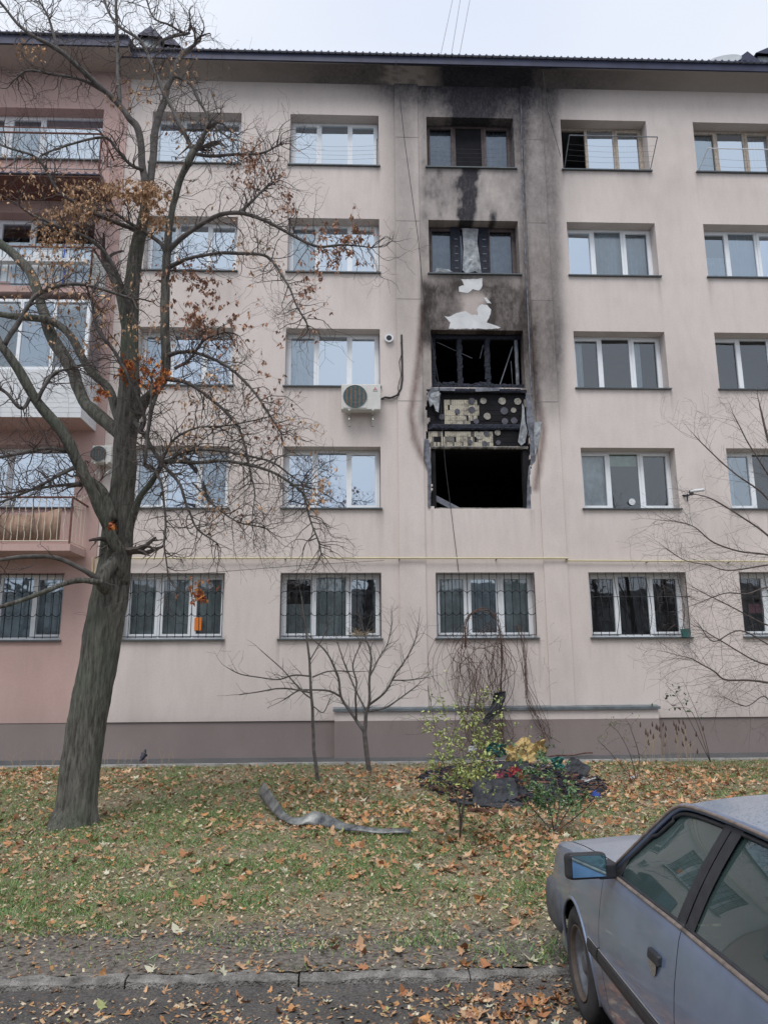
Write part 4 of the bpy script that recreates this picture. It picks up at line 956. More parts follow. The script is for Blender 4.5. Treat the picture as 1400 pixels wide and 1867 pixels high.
dx, dy = np.cos(an)*wd, np.sin(an)*wd; vv = np.empty((n, 3, 3)); vv[:, 0] = np.stack([X-dx, Y-dy, Z-.004], -1); vv[:, 1] = np.stack([X+dx, Y+dy, Z-.004], -1); vv[:, 2] = np.stack([X+np.cos(la)*ln, Y+np.sin(la)*ln, Z+h], -1)
gc = np.stack([.14+.09*rng.random(n), .225+.10*rng.random(n), .085+.04*rng.random(n)], -1); dc = np.stack([.46+.18*rng.random(n), .41+.14*rng.random(n), .28+.11*rng.random(n)], -1)
tc_ = np.repeat(np.where(dead[:, None], dc, gc), 3, 0)
o = big_mesh('grass', vv.reshape(-1, 3), np.arange(3*n).reshape(-1, 3), tc_, M_GRASS); tag(o, 'short patchy grass mixed with straw on the lawn', 'grass', kind='stuff')
# small litter: bits of leaves, seeds, chips
n = 80000; X, Y = inview(n, -13.2, -1.2, .9, 1.2); px_, py_ = px_of(X, Y, gzv(Y))
kp = rng.random(n) < np.where(Y < KERB_Y+.5, .25+.5*(fbm(X*3, Y*3, 3) > .50)+.5*np.exp(-((Y-KERB_Y+.25)/.2)**2), .75)*np.where(Y > -1.4, .5, 1); X, Y = X[kp], Y[kp]; n = len(X)
Z = surf(X, Y)+.006+.03*rng.random(n)*(Y > KERB_Y+.6); Z = np.where(Y > -1.37, .012, Z); sz = (.006+.016*rng.random(n)**2)*(1+.3*(Y > -7)); an = rng.random(n)*6.283; tl_ = (rng.random((n, 2))-.5)*1.1
q = np.array([(-1, -.5), (.9, -.55), (1.1, .5), (-.8, .6)]); vv = np.empty((n, 4, 3))
for k in range(4):
    ax_ = (q[k, 0]*np.cos(an)-q[k, 1]*np.sin(an))*sz; ay_ = (q[k, 0]*np.sin(an)+q[k, 1]*np.cos(an))*sz; vv[:, k] = np.stack([X+ax_, Y+ay_, Z+ax_*tl_[:, 0]+ay_*tl_[:, 1]], -1)
pal = np.array([(.40, .27, .16), (.30, .17, .10), (.52, .43, .30), (.20, .12, .08), (.50, .44, .34), (.42, .22, .10), (.30, .30, .14)]); pc = pal[rng.choice(7, n, p=[.28, .2, .2, .12, .05, .1, .05])]*(.75+.4*rng.random((n, 1)))
o = big_mesh('leaf_litter', vv.reshape(-1, 3), np.arange(4*n).reshape(-1, 4), np.repeat(pc, 4, 0), M_TINT); tag(o, 'small broken bits of leaves and seeds strewn over lawn and kerb', 'leaf litter', kind='stuff')
# maple leaves
def leaf_shape(seed, lobes=5):
    r_ = random.Random(seed); pts = [(0, -.62, 0)]; 
    for i in range(lobes*2+1):
        a = math.pi*(-.28+1.56*i/(lobes*2)); tip = i % 2 == 0
        k = i/(lobes*2); big = (.62+.38*math.sin(math.pi*k)) if tip else .40
        rr = big*(1+r_.uniform(-.14, .14)); pts.append((math.cos(a)*rr*.55, math.sin(a)*rr*.55-.05, 0))
    cu = r_.uniform(.3, 1.3); tw = r_.uniform(-.9, .9); out = []
    for x, y, z in [(0, -.05, 0)]+pts:
        d = math.hypot(x, y); out.append((x*(1-.25*cu*d), y, cu*d*d*.8+tw*x*y+r_.uniform(-.04, .04)*(d > .2)))
    return np.array(out)
LEAVES = [leaf_shape(s) for s in range(10)]; NLV = len(LEAVES[0])
LF = np.array([(0, i, i+1) for i in range(1, NLV-1)]+[(0, NLV-1, 1)])
n = 34000; X, Y = inview(n, -13.3, -1.3, .8, 1.15); px_, py_ = px_of(X, Y, gzv(Y))
G = lambda cx0, cy0, sx0, sy0, k: k*np.exp(-(((px_-cx0)/sx0)**2+((py_-cy0)/sy0)**2))
den = .03+.34*np.clip((fbm(X*1.2, Y*1.8, 55)-.42)*5, 0, 1)+G(560, 1448, 80, 14, .9)+G(760, 1424, 90, 14, .9)+G(950, 1540, 120, 26, .8)+G(600, 1500, 170, 40, .35)+G(40, 1420, 110, 14, .8)+G(210, 1425, 60, 16, .6)+G(1240, 1425, 120, 20, .9)+G(1130, 1450, 60, 20, .6)+G(950, 1490, 260, 40, .35)+G(680, 1490, 200, 26, .5)+G(1290, 1490, 60, 20, .5)+G(980, 1640, 90, 40, .5)
den = np.where(py_ > 1600, den*.30, den); den = np.where(Y < KERB_Y+.1, .10+G(930, 1850, 130, 60, 1.0)+G(1000, 1812, 70, 26, 1.0), den); den = np.where(Y > -1.4, .06, den)
kp = rng.random(n) < den*np.where((px_ < 600) & (py_ > 1440), .6, .9); X, Y, px_, py_ = X[kp], Y[kp], px_[kp], py_[kp]; n = len(X)
size = (.028+.075*rng.random(n)**1.8)*np.where(Y < KERB_Y, .85, 1.15); dist = np.hypot(X-CAM[0], Y-CAM[1]); vis = (px_ > 5) & (px_ < 1395) & (py_ < 1862); hid = (px_ > 1040) & (py_ > 1560)
score = np.where(vis & ~hid, size/dist, 0); order = np.argsort(-score); top = order[:300]; rest = order[300:]
LP = [(.48, .29, .17), (.38, .175, .085), (.54, .37, .23), (.26, .135, .085), (.46, .235, .10), (.50, .48, .36), (.30, .32, .14)]
LPP = np.array([.32, .22, .18, .12, .10, .04, .02])
Z = np.where(Y > -1.37, .012, surf(X, Y)+.012)+np.where((Y > KERB_Y+.2) & (Y < -1.4), .018*rng.random(n), 0)
VV = []; FF = []; TT = []
k0 = 0
for i in rest:
    L_ = LEAVES[rng.integers(10)]*size[i]*1.15; M = Matrix.Rotation(rng.random()*6.28, 3, 'Z') @ Matrix.Rotation(rng.normal(0, .5), 3, 'X') @ Matrix.Rotation(rng.normal(0, .5), 3, 'Y')
    VV.append(L_@np.array(M).T+np.array([X[i], Y[i], Z[i]])); FF.append(LF+k0); k0 += NLV; TT.append(np.tile(np.array(LP[rng.choice(7, p=LPP)])*(.85+.4*rng.random()), (NLV, 1)))
o = big_mesh('fallen_leaves', np.concatenate(VV), np.concatenate(FF), np.concatenate(TT), M_TINT); tag(o, 'dry brown leaves heaped over the lawn towards the building', 'fallen leaves', kind='stuff')
LM = []
for ci, c_ in enumerate(LP):
    mt = simple('dry_leaf_%s' % 'abcdefg'[ci], c_+(1,), .8, 0, .28, 40, .3, .004)
    for si in range(4):
        me = bpy.data.meshes.new('fallen_leaf'); L_ = LEAVES[(ci*3+si) % 10]; me.from_pydata(L_.tolist(), [], LF.tolist()); me.materials.append(mt); LM.append((ci, me))
for i in top:
    ci = rng.choice(7, p=LPP); me = random.choice([m_ for c_, m_ in LM if c_ == ci]); o = bpy.data.objects.new('fallen_leaf', me)
    o.location = (X[i], Y[i], Z[i]); o.rotation_euler = (rng.normal(0, .4), rng.normal(0, .4), rng.random()*6.28); o.scale = (size[i]*1.15,)*3; col.objects.link(o)
    cn = ('tan', 'orange brown', 'pale straw coloured', 'dark brown', 'rusty orange', 'cream coloured', 'yellowish green')[ci]
    ps = 'on the asphalt in front of the kerb' if Y[i] < KERB_Y-.08 else 'on the bare soil just behind the kerb' if Y[i] < -10.0 else 'in the grass of the near lawn' if Y[i] < -6.5 else 'on the lawn farther from the kerb'
    tag(o, f'{cn} dry maple leaf lying {ps}', 'leaf', 'fallen leaves on the near lawn and kerb')

#@@TREES
# ================================================================== TREES
m, n, b = newmat('bark'); z = objnoise(n, 5, 6, .7, (1, 1, .22)); z2 = objnoise(n, 1.4, 5, .6); z3 = objnoise(n, 34, 5, .7, (1, 1, .3))
z4 = objnoise(n, 34, 5, .65, (1, 1, .13)); z = math_(n, 'ADD', math_(n, 'MULTIPLY', z, .3), math_(n, 'MULTIPLY', z4, .7)); c = ramp(n, z, .38, (.052, .048, .043, 1), .60, (.185, .180, .158, 1)); c = mixc(n, ramp(n, z2, .46, (0, 0, 0, 1), .66, (.75, .75, .75, 1)), c, mixc(n, z4, (.050, .060, .045, 1), (.15, .175, .13, 1)))
n.links.new(c, b.inputs['Base Color']); b.inputs['Roughness'].default_value = .9; b.inputs['Specular IOR Level'].default_value = .2; bump(n, b, z, 1.0, .05); M_BARK = m
M_BARKD = simple('branch_bark', (.105, .096, .090, 1), .85, 0, .45, 12, .6, .006); M_TWIG = simple('twig_bark', (.095, .078, .072, 1), .85, 0, .3, 8, 0)
M_TWIGR = simple('vine_bark', (.10, .062, .050, 1), .85, 0, .4, 8, 0)
def catmull(P, sub=5):
    P = [Vector(p) for p in P]; out = []
    Q = [P[0]*2-P[1]]+P+[P[-1]*2-P[-2]]
    for i in range(1, len(Q)-2):
        for s in range(sub):
            t = s/sub; a, b_, c_, d = Q[i-1:i+3]
            out.append(.5*((2*b_)+(c_-a)*t+(2*a-5*b_+4*c_-d)*t*t+(3*b_-a-3*c_+d)*t**3))
    out.append(P[-1]); return out
class Twigs:
    def __init__(s, seed=1): s.m = MB(); s.r = random.Random(seed); s.tips = []; s.n = 0
    def grow(s, p, d, L, r_, lvl, wig=.35, up=.02, seg=.055, kids=None, minr=.0016):
        R_ = s.r; pts = [p.copy()]; rad = [r_]; n = max(3, int(L/seg)); d = d.normalized(); tot = n
        for i in range(n):
            d = (d+Vector((R_.gauss(0, wig), R_.gauss(0, wig), R_.gauss(0, wig)+up))*.62).normalized(); p = p+d*seg*R_.uniform(.7, 1.3); pts.append(p.copy())
            rad.append(max(minr, r_*(1-.75*(i+1)/n)))
            if lvl > 0 and i > 0 and R_.random() < (kids or .38):
                ax = d.orthogonal().normalized(); ax.rotate(Matrix.Rotation(R_.uniform(0, 6.28), 3, d)); nd = (d*.55+ax*.9).normalized()
                s.grow(p, nd, L*R_.uniform(.3, .62), max(minr, rad[-1]*.7), lvl-1, wig, up, seg, kids, minr)
        s.m.tube(pts, rad, 3 if r_ < .006 else 4, cap=False); s.tips.append((pts[-1], d)); s.n += 1
def px_limb(pts, Yc):
    """pts: (x, y, half width px, depth offset); returns world points and radii"""
    W_ = []; r_ = []
    for p in pts:
        x, y, wpx = p[:3]; dy = p[3] if len(p) > 3 else 0
        q = aty(x, y, Yc+dy); W_.append(V(q)); d = (q-CAM)@FW; r_.append(wpx*d/FPX)
    return W_, r_
def smooth_limb(W_, r_, sub=5, wob=.012):
    P = catmull(W_, sub); k = len(P); rr = [r_[0]+(0)]*k; idx = [i/sub for i in range(k)]
    rr = [np.interp(t, range(len(r_)), r_) for t in idx]
    P = [p+Vector((mnoise.noise(p*3.1), mnoise.noise(p*3.1+Vector((9, 0, 0))), 0))*wob for p in P]; return P, rr
# ---- big tree
base = ong(136, 1506); TY = base.y
tree = tag(empty('autumn_tree', base), 'large nearly bare maple tree with leaning dark trunk and clusters of dry brown leaves', 'tree')
def limbtube(P, rr, n=10, name='branch', rough=.10, mat=None, freq=5):
    m = MB(); m.tube(P, rr, n, cap=True)
    vs_ = []; k = len(P)
    for i, v in enumerate(m.v):
        ci = min(i//n, k-1); c_ = P[ci]; d = Vector(v)-c_; q = Vector((v[0]*freq*1.6, v[1]*freq*1.6, v[2]*freq*.5)); vs_.append(tuple(c_+d*(1+rough*mnoise.noise(q)*2)))
    m.v = vs_; return m.build(name, mat or M_BARKD, tree, smooth=True)
tp = [(128, 1530, 50), (134, 1500, 40), (140, 1470, 35.5), (148, 1400, 34.5), (163, 1290, 33.5), (180, 1200, 33), (195, 1120, 33), (205, 1060, 32), (210, 1010, 27), (214, 960, 25), (222, 900, 22), (227, 850, 21), (229, 800, 20), (235, 750, 21), (236, 700, 19), (236, 640, 16), (237, 590, 15), (241, 514, 13.5), (250, 450, 12.5), (259, 411, 10), (264, 380, 8.5), (266, 343, 7)]
W_, r_ = px_limb(tp, TY); W_[0].z = -.35
P, rr = smooth_limb(W_, r_, 9, .006)
NS = 56; m = MB(); m.tube(P, rr, NS, cap=True)
vs_ = []
for i, v in enumerate(m.v):
    ci = min(i//NS, len(P)-1); c_ = P[ci]; d = Vector(v)-c_; a = math.atan2(d.y, d.x); v = Vector(v)
    rdg = abs(mnoise.noise(Vector((math.cos(a)*5.5, math.sin(a)*5.5, v.z*1.5+.3*math.sin(a*3)))))*1.0+.6*abs(mnoise.noise(Vector((math.cos(a)*13, math.sin(a)*13, v.z*3.6))))
    lump = mnoise.noise(Vector((math.cos(a)*1.2, math.sin(a)*1.2, v.z*1.1))); fl = max(0, 1-(v.z-base.z)/.35)
    flare = fl*fl*(.10+.20*max(0, math.sin(a*3+1.2)))
    vs_.append(tuple(c_+d*(1.05-.15*rdg+.07*lump+flare)))
m.v = vs_; m.build('trunk', M_BARK, tree, smooth=True)
LIMBS = [ # x, y, half width in photo pixels, depth offset in metres
 [(266, 350, 7, 0), (262, 308, 6.5, 0), (254, 240, 6, -.05), (236, 215, 5.5, -.1), (219, 192, 5, -.15), (171, 147, 4.6, -.3), (106, 89, 4, -.5), (51, 58, 3, -.6), (0, 3, 2.2, -.7), (-30, -40, 1.5, -.8)],
 [(217, 190, 4.2, -.15), (215, 140, 3.6, -.1), (214, 86, 3.2, 0), (212, 0, 2.6, .1), (211, -50, 2, .1)],
 [(266, 350, 6, 0), (276, 320, 6.5, .1), (284, 240, 6.5, .2), (296, 192, 6, .3), (315, 137, 5, .4), (333, 100, 4.5, .5), (355, 80, 3, .5)],
 [(240, 762, 15, 0), (262, 733, 10, -.1), (285, 710, 9, -.2), (301, 680, 8.5, -.25), (302, 617, 8, -.3), (300, 560, 8, -.3), (302, 514, 7.5, -.3), (305, 456, 7.5, -.35), (311, 405, 6, -.4), (319, 370, 5.5, -.4), (329, 326, 6, -.45), (343, 295, 6.5, -.5), (353, 277, 7, -.5)],
 [(353, 277, 4.5, -.5), (366, 256, 4, -.55), (377, 235, 3.4, -.6)],
 [(353, 277, 5, -.5), (343, 254, 4, -.5), (322, 213, 3.6, -.45), (298, 165, 3.4, -.4), (274, 110, 3, -.35), (254, 72, 3, -.3), (213, 45, 2.6, -.2), (190, 0, 2, -.1), (180, -40, 1.5, -.1)],
 [(305, 458, 5.5, -.35), (343, 425, 4.6, -.5), (384, 398, 4.2, -.6), (435, 387, 3.8, -.7), (480, 400, 3.2, -.7), (526, 424, 2.8, -.75), (577, 448, 2.4, -.8), (628, 446, 1.8, -.8), (678, 451, 1.2, -.8)],
 [(435, 387, 3, -.7), (456, 370, 2.5, -.6), (480, 345, 2, -.5), (500, 330, 1.5, -.5)],
 [(308, 486, 4.5, -.35), (336, 473, 3.6, -.45), (384, 463, 3.2, -.6), (432, 461, 3, -.7), (488, 468, 2.6, -.8), (519, 510, 2.2, -.9), (543, 561, 1.8, -1), (560, 592, 1.2, -1)],
 [(353, 280, 3.4, -.5), (384, 283, 3, -.5), (432, 281, 2.6, -.55), (480, 277, 2, -.6), (510, 262, 1.3, -.6)],
 [(219, 1060, 17, -.06), (222, 1015, 10.5, -.22), (206, 985, 10, -.3), (192, 950, 10, -.35), (165, 888, 10, -.5), (137, 837, 10, -.6), (117, 792, 10.5, -.7), (79, 744, 9.5, -.8), (45, 693, 9, -.9), (7, 634, 7.5, -1), (-30, 570, 6, -1)],
 [(10, 630, 5, -1), (30, 592, 4.6, -1), (50, 560, 4.2, -1), (72, 535, 4, -1), (113, 519, 3.6, -1), (165, 521, 3, -1), (240, 545, 2.5, -1)],
 [(232, 800, 13, 0), (206, 780, 13, .1), (173, 752, 11.5, .25), (150, 726, 10.5, .35), (133, 676, 11, .45), (100, 626, 11, .55), (83, 580, 10, .6), (61, 506, 8.5, .8), (31, 469, 8, .9), (0, 443, 7.5, 1), (-40, 410, 6, 1)],
 [(232, 785, 11, 0), (218, 760, 11, .1), (199, 710, 8, .2), (166, 676, 7.5, .3), (126, 610, 7, .4), (90, 585, 6.5, .4), (40, 578, 6, .4), (-20, 570, 5, .4)],
 [(232, 600, 9, 0), (226, 575, 7, .1), (217, 535, 7, .15), (207, 505, 7, .2), (192, 482, 6.5, .25)],
 [(200, 1062, 10, -.2), (178, 1061, 5.5, -.4), (137, 1059, 5, -.5), (86, 1077, 4.6, -.7), (34, 1097, 4.2, -.8), (-20, 1112, 3.6, -.9)],
 [(196, 1060, 7, -.2), (175, 1053, 5, -.4), (144, 1035, 4.6, -.5), (103, 1017, 4.4, -.6), (51, 1015, 4, -.7), (-10, 1022, 3.5, -.8)],
 [(200, 1075, 13, -.12), (188, 1066, 11, -.30), (192, 1045, 12, -.30), (206, 1028, 12, -.22), (221, 1008, 10, -.15)],
 [(127, 823, 4.5, -.6), (90, 818, 3.6, -.7), (51, 823, 3.6, -.8), (-15, 836, 3, -.9)],
 [(142, 846, 4, -.55), (134, 852, 4, -.6), (100, 872, 3, -.7), (69, 888, 2.6, -.8), (-10, 921, 2, -.9)],
 [(150, 882, 4, -.5), (110, 885, 2.8, -.6), (69, 891, 2.4, -.7), (-10, 903, 1.8, -.8)],
 [(205, 950, 9, -.25), (192, 905, 8.5, -.2), (172, 878, 6, -.2), (160, 870, 4, -.2)],
 [(222, 1040, 12, -.05), (233, 1005, 8, -.1), (240, 950, 6.8, -.2), (254, 908, 6, -.3), (285, 864, 5, -.4), (305, 842, 4.6, -.45), (360, 843, 3.4, -.55), (411, 840, 3, -.6), (480, 855, 2.6, -.7), (525, 876, 2.2, -.75), (551, 898, 2, -.8), (558, 922, 1.8, -.8), (577, 981, 1.5, -.8), (584, 1008, 1.1, -.8)],
 [(305, 842, 3.5, -.45), (330, 825, 3, -.5), (377, 819, 2.6, -.6), (446, 830, 2.2, -.65), (500, 845, 1.8, -.7), (550, 880, 1.3, -.7)],
 [(246, 770, 5, -.1), (258, 786, 4, -.3), (274, 812, 3.6, -.4), (298, 847, 3.2, -.5), (329, 884, 2.8, -.6), (343, 929, 2.4, -.6), (360, 963, 1.8, -.6), (395, 990, 1.2, -.6)],
 [(302, 689, 5, -.25), (343, 699, 3.4, -.4), (387, 727, 3, -.5), (415, 754, 2.6, -.55), (439, 792, 2.2, -.6), (452, 840, 1.8, -.65), (463, 891, 1.2, -.7), (460, 950, .9, -.7)],
 [(304, 648, 4.5, -.3), (335, 641, 3.2, -.35), (363, 645, 3, -.4), (408, 665, 2.8, -.5), (446, 696, 2.4, -.55), (480, 737, 2, -.6), (512, 790, 1.4, -.6)],
 [(320, 672, 3, -.35), (345, 655, 2.6, -.4), (372, 620, 2, -.4), (410, 605, 1.5, -.5)],
 [(254, 790, 3.5, -.4), (262, 760, 3, -.5), (240, 700, 3.4, -.6), (215, 650, 3.2, -.6), (180, 600, 3, -.6), (165, 545, 2.4, -.6)],
 [(263, 845, 3, -.5), (285, 860, 2.6, -.6), (297, 895, 2.2, -.7), (302, 950, 2, -.7), (300, 1000, 1.7, -.7), (308, 1050, 1.2, -.7)],
 [(244, 600, 5, 0), (236, 570, 4.5, -.1), (222, 520, 4.2, -.3), (205, 480, 4, -.4), (170, 440, 3.6, -.5), (120, 418, 3, -.6), (60, 392, 2.5, -.7)],
 [(260, 425, 5, 0), (230, 412, 4.4, -.1), (200, 400, 4, -.2), (165, 385, 3.4, -.3), (110, 350, 3, -.4), (70, 290, 2.6, -.5), (20, 270, 2, -.6), (-20, 255, 1.5, -.6)],
 [(302, 457, 5, -.35), (290, 440, 4, -.3), (262, 420, 3.4, -.3), (235, 405, 3, -.4), (205, 385, 2.6, -.5)],
 [(262, 308, 3.6, -.05), (240, 300, 3, -.1), (215, 275, 2.6, -.2), (190, 250, 2.4, -.3), (130, 262, 2, -.4), (80, 280, 1.5, -.5)],
 [(192, 168, 3, -.2), (150, 145, 2.6, -.3), (100, 135, 2.3, -.4), (50, 128, 2, -.5), (30, 140, 1.5, -.5)],
 [(106, 89, 2.8, -.5), (98, 60, 2.4, -.4), (88, 30, 2, -.4), (70, -5, 1.6, -.4)],
 [(315, 137, 3, .4), (345, 150, 2.8, .3), (366, 190, 2.4, .2), (390, 230, 2, .1), (425, 255, 1.3, 0)],
 [(270, 95, 2.6, -.3), (300, 70, 2.4, -.2), (345, 60, 2.2, -.1), (335, 60, 2, 0), (310, 45, 1.8, 0), (280, 30, 1.5, 0), (262, -20, 1.2, 0)],
 [(300, 690, 4, -.3), (275, 750, 3, -.5), (262, 850, 3, -.6), (278, 700, 2, -.6)],
 [(350, 880, 2, -.6), (390, 920, 1.8, -.6), (430, 950, 1.5, -.6), (470, 960, 1.2, -.6)],
 [(60, 720, 4, -.85), (40, 745, 3, -.9), (10, 715, 3, -1), (-20, 700, 3, -1)],
 [(70, 735, 4, -.85), (85, 700, 3.4, -.9), (100, 680, 3, -.9), (130, 670, 2, -.9)],
 [(285, 864, 3, -.4), (300, 830, 2.5, -.5), (320, 800, 2.2, -.5), (360, 780, 1.8, -.6), (420, 775, 1.4, -.6), (490, 760, 1, -.6)],
]
for L_ in LIMBS:
    W_, r_ = px_limb(L_, TY); P, rr = smooth_limb(W_, r_, 6, .02); r0 = max(rr)
    limbtube(P, rr, 14 if r0 > .04 else 9 if r0 > .02 else 6, 'branch', .10 if r0 > .03 else .05, M_BARK if r0 > .055 else M_BARKD)
    tw = None
tw = Twigs(5)
for li, L_ in enumerate(LIMBS):
    W_, r_ = px_limb(L_, TY); P, rr = smooth_limb(W_, r_, 6, .02)
    for i in range(3, len(P)):
        px_, py_ = proj(np.array(P[i])); r0 = rr[i]
        if r0 > .075 or py_ > 1080 or (px_ > 255 and py_ > 960 and r0 > .02): continue
        if px_ < -120 or py_ < -150: continue
        pr_ = .50 if r0 > .035 else .78
        if L_[0][1] > 1000 and px_ < 200: pr_ = .08
        for rep in range(2 if r0 < .028 else 1):
            if tw.r.random() < pr_:
                d = (P[i]-P[i-1]).normalized(); ax = d.orthogonal().normalized(); ax.rotate(Matrix.Rotation(tw.r.uniform(0, 6.28), 3, d)); nd = d*.5+ax+Vector((0, -.0, .15))
                droop = -.10 if (px_ > 380 and py_ > 600) else .03
                tw.grow(P[i], nd, tw.r.uniform(.25, .85), min(.0070, r0*.5+.0016), 2, .42, droop, .05, .28, .0014)
    d = (P[-1]-P[-2]).normalized()
    for _ in range(3): tw.grow(P[-1], d+Vector((tw.r.gauss(0, .4), tw.r.gauss(0, .4), tw.r.gauss(0, .4))), .55, max(.003, rr[-1]*.8), 2, .42, 0, .05, .3)
o = tw.m.build('twigs', M_TWIG, tree); o['kind'] = 'stuff'
print('twigs', tw.n, len(tw.m.f))
# clusters of hanging dry leaves
CL = [(270, 350, 55, 22, 230, 0), (150, 385, 50, 25, 150, 0), (110, 430, 45, 40, 120, 0), (235, 345, 60, 20, 110, 0), (165, 350, 50, 18, 70, 0), (290, 395, 30, 25, 100, 0), (370, 560, 55, 45, 150, 1), (350, 500, 60, 30, 60, 1), (420, 590, 40, 40, 50, 1), (620, 420, 50, 22, 55, 1), (640, 455, 45, 25, 50, 1), (580, 480, 60, 25, 26, 1), (470, 315, 50, 35, 60, 1), (520, 370, 35, 25, 26, 1), (460, 280, 30, 30, 26, 1), (500, 700, 35, 90, 50, 1), (560, 560, 30, 60, 28, 1), (375, 720, 70, 60, 60, 0), (350, 800, 50, 40, 30, 0), (400, 930, 60, 40, 26, 0), (290, 690, 30, 20, 50, 2), (235, 672, 20, 12, 60, 2), (185, 715, 15, 10, 16, 2), (262, 660, 30, 14, 30, 2), (330, 130, 60, 40, 26, 0), (240, 170, 40, 25, 24, 0), (40, 90, 35, 15, 12, 0), (75, 95, 10, 10, 8, 0), (150, 560, 120, 60, 60, 0), (60, 480, 80, 60, 50, 0), (30, 340, 60, 60, 36, 0), (205, 960, 10, 8, 10, 2), (372, 1080, 30, 16, 24, 2), (380, 1110, 16, 12, 12, 2), (585, 900, 25, 40, 24, 0), (440, 460, 60, 60, 20, 0), (330, 260, 90, 70, 30, 0), (560, 780, 40, 60, 16, 0), (230, 600, 90, 50, 50, 0)]
tipsW = np.array([np.array(t_[0]) for t_ in tw.tips]); tpx, tpy = proj(tipsW)
VV = []; FF = []; TT = []; k0 = 0
pal3 = [[(.46, .29, .17), (.38, .23, .14), (.52, .36, .24)], [(.34, .19, .13), (.40, .24, .16), (.27, .14, .10)], [(.42, .15, .05), (.46, .20, .06), (.34, .10, .05)]]
q6 = np.array([(0, 0, 0), (.30, .0, -.35), (.16, .05, -.75), (0, .08, -1.05), (-.20, .05, -.7), (-.28, 0, -.30)])
for (x, y, sx0, sy0, n, kind) in CL:
    wgt = np.exp(-(((tpx-x)/sx0)**2+((tpy-y)/sy0)**2)*1.6); wgt /= wgt.sum()+1e-9
    for i in rng.choice(len(wgt), int(n*2.1), p=wgt/wgt.sum()):
        c_ = tipsW[i]+rng.normal(0, .018, 3)
        for _ in range(3 if kind else 3):
            s_ = rng.uniform(.03, .065); M = np.array(Matrix.Rotation(rng.random()*6.28, 3, 'Z') @ Matrix.Rotation(rng.normal(0, .6), 3, 'X') @ Matrix.Rotation(rng.normal(0, .4), 3, 'Y'))
            sh = q6*np.array([rng.uniform(.5, 1.1), 1, 1])*s_; VV.append(sh@M.T+c_+rng.normal(0, .012, 3)); FF.append(np.arange(6)[None, :]+k0); k0 += 6
            TT.append(np.tile(np.array(pal3[kind][rng.integers(3)])*(.75+.6*rng.random()), (6, 1)))
o = big_mesh('dry_leaves', np.concatenate(VV), np.concatenate(FF), np.concatenate(TT), M_TINT, loc=tree.location[:], parent=tree); o['kind'] = 'stuff'; o['label'] = 'clusters of curled dry brown leaves still hanging'
# ---- young trees in front of the wall
def young(name, lbl, Yc, limbs, twn, mat, seed, wig=.22, Lr=(.2, .6), kids=.3, up=.05, base_px=None, lvl=2, trunk=0, seg=.06, rmax=.006):
    b0 = ong(*base_px) if base_px else V(aty(limbs[0][0][0], limbs[0][0][1], Yc)); Yt = b0.y if base_px else Yc
    t = tag(empty(name, b0), lbl, 'tree'); T_ = Twigs(seed)
    for li, L_ in enumerate(limbs):
        W_, r_ = px_limb(L_, Yt); P, rr = smooth_limb(W_, r_, 6, .012); rr = [q*(.72 if rmax < .005 and li else 1) for q in rr]; m = MB(); m.tube(P, rr, 8); m.build('trunk' if li == trunk else 'branch', mat, t, smooth=True)
        for i in range(3, len(P)):
            if li == trunk and i < len(P)*.45: continue
            if T_.r.random() < twn:
                d = (P[i]-P[i-1]).normalized(); ax = d.orthogonal().normalized(); ax.rotate(Matrix.Rotation(T_.r.uniform(0, 6.28), 3, d))
                T_.grow(P[i], d*.8+ax*.8+Vector((0, 0, .2)), T_.r.uniform(*Lr), min(rmax, rr[i]*.6), lvl, wig, up, seg, kids, .0014 if rmax < .005 else .0020)
        T_.grow(P[-1], (P[-1]-P[-2]), .4, max(.003, rr[-1]*.8), lvl, wig, up, seg, kids, .0022)
    o = T_.m.build('twigs', mat, t); o['kind'] = 'stuff'; return t, T_
fx = lambda pts, ox, oy, s: [(ox+p[0]/s, oy+p[1]/s)+tuple(p[2:]) for p in pts]
C8 = lambda *p: fx(p, 400, 1160, 2.8)
young('fruit_tree', 'small bare fruit tree with forked dark trunk before the projecting plinth', -2.4, [
 C8((766, 705, 5, 0), (755, 620, 4.4, 0), (745, 540, 4.2, 0), (740, 490, 4, 0), (745, 450, 3.4, 0), (750, 390, 3.2, 0), (765, 340, 2.6, 0), (767, 200, 2.2, 0), (775, 100, 1.8, 0), (745, 0, 1.4, 0), (720, -90, 1, 0)),
 C8((740, 490, 3.6, 0), (700, 430, 3, .1), (655, 370, 2.6, .2), (620, 310, 2.4, .3), (605, 200, 2, .3), (545, 80, 1.6, .3), (470, 10, 1.2, .3)),
 C8((765, 350, 2.4, 0), (820, 310, 2, -.1), (860, 268, 1.8, -.2), (900, 190, 1.6, -.2), (950, 120, 1.3, -.3), (1000, 20, 1, -.3), (1015, -60, .8, -.3)),
 C8((765, 385, 2, 0), (850, 365, 1.7, .2), (920, 318, 1.5, .3), (1000, 260, 1.2, .4)),
 C8((745, 375, 2, 0), (690, 265, 1.6, .3), (640, 140, 1.3, .4), (600, 20, 1, .5)),
 C8((620, 310, 2, .3), (560, 280, 1.8, .2), (470, 275, 1.6, .2), (400, 280, 1.4, .2), (330, 325, 1, .2)),
 C8((700, 430, 2, .1), (695, 300, 1.8, -.1), (700, 230, 1.5, -.1), (680, 150, 1.3, -.1), (720, 40, 1, -.1)),
 C8((770, 200, 1.6, 0), (810, 120, 1.3, .2), (860, 30, 1, .3), (880, -60, .8, .3)),
 C8((880, 225, 1.3, -.2), (960, 225, 1.1, -.2), (1040, 215, .8, -.2))], .55, M_BARKD, 11, base_px=(673, 1410), wig=.18, Lr=(.2, .55), kids=.22)
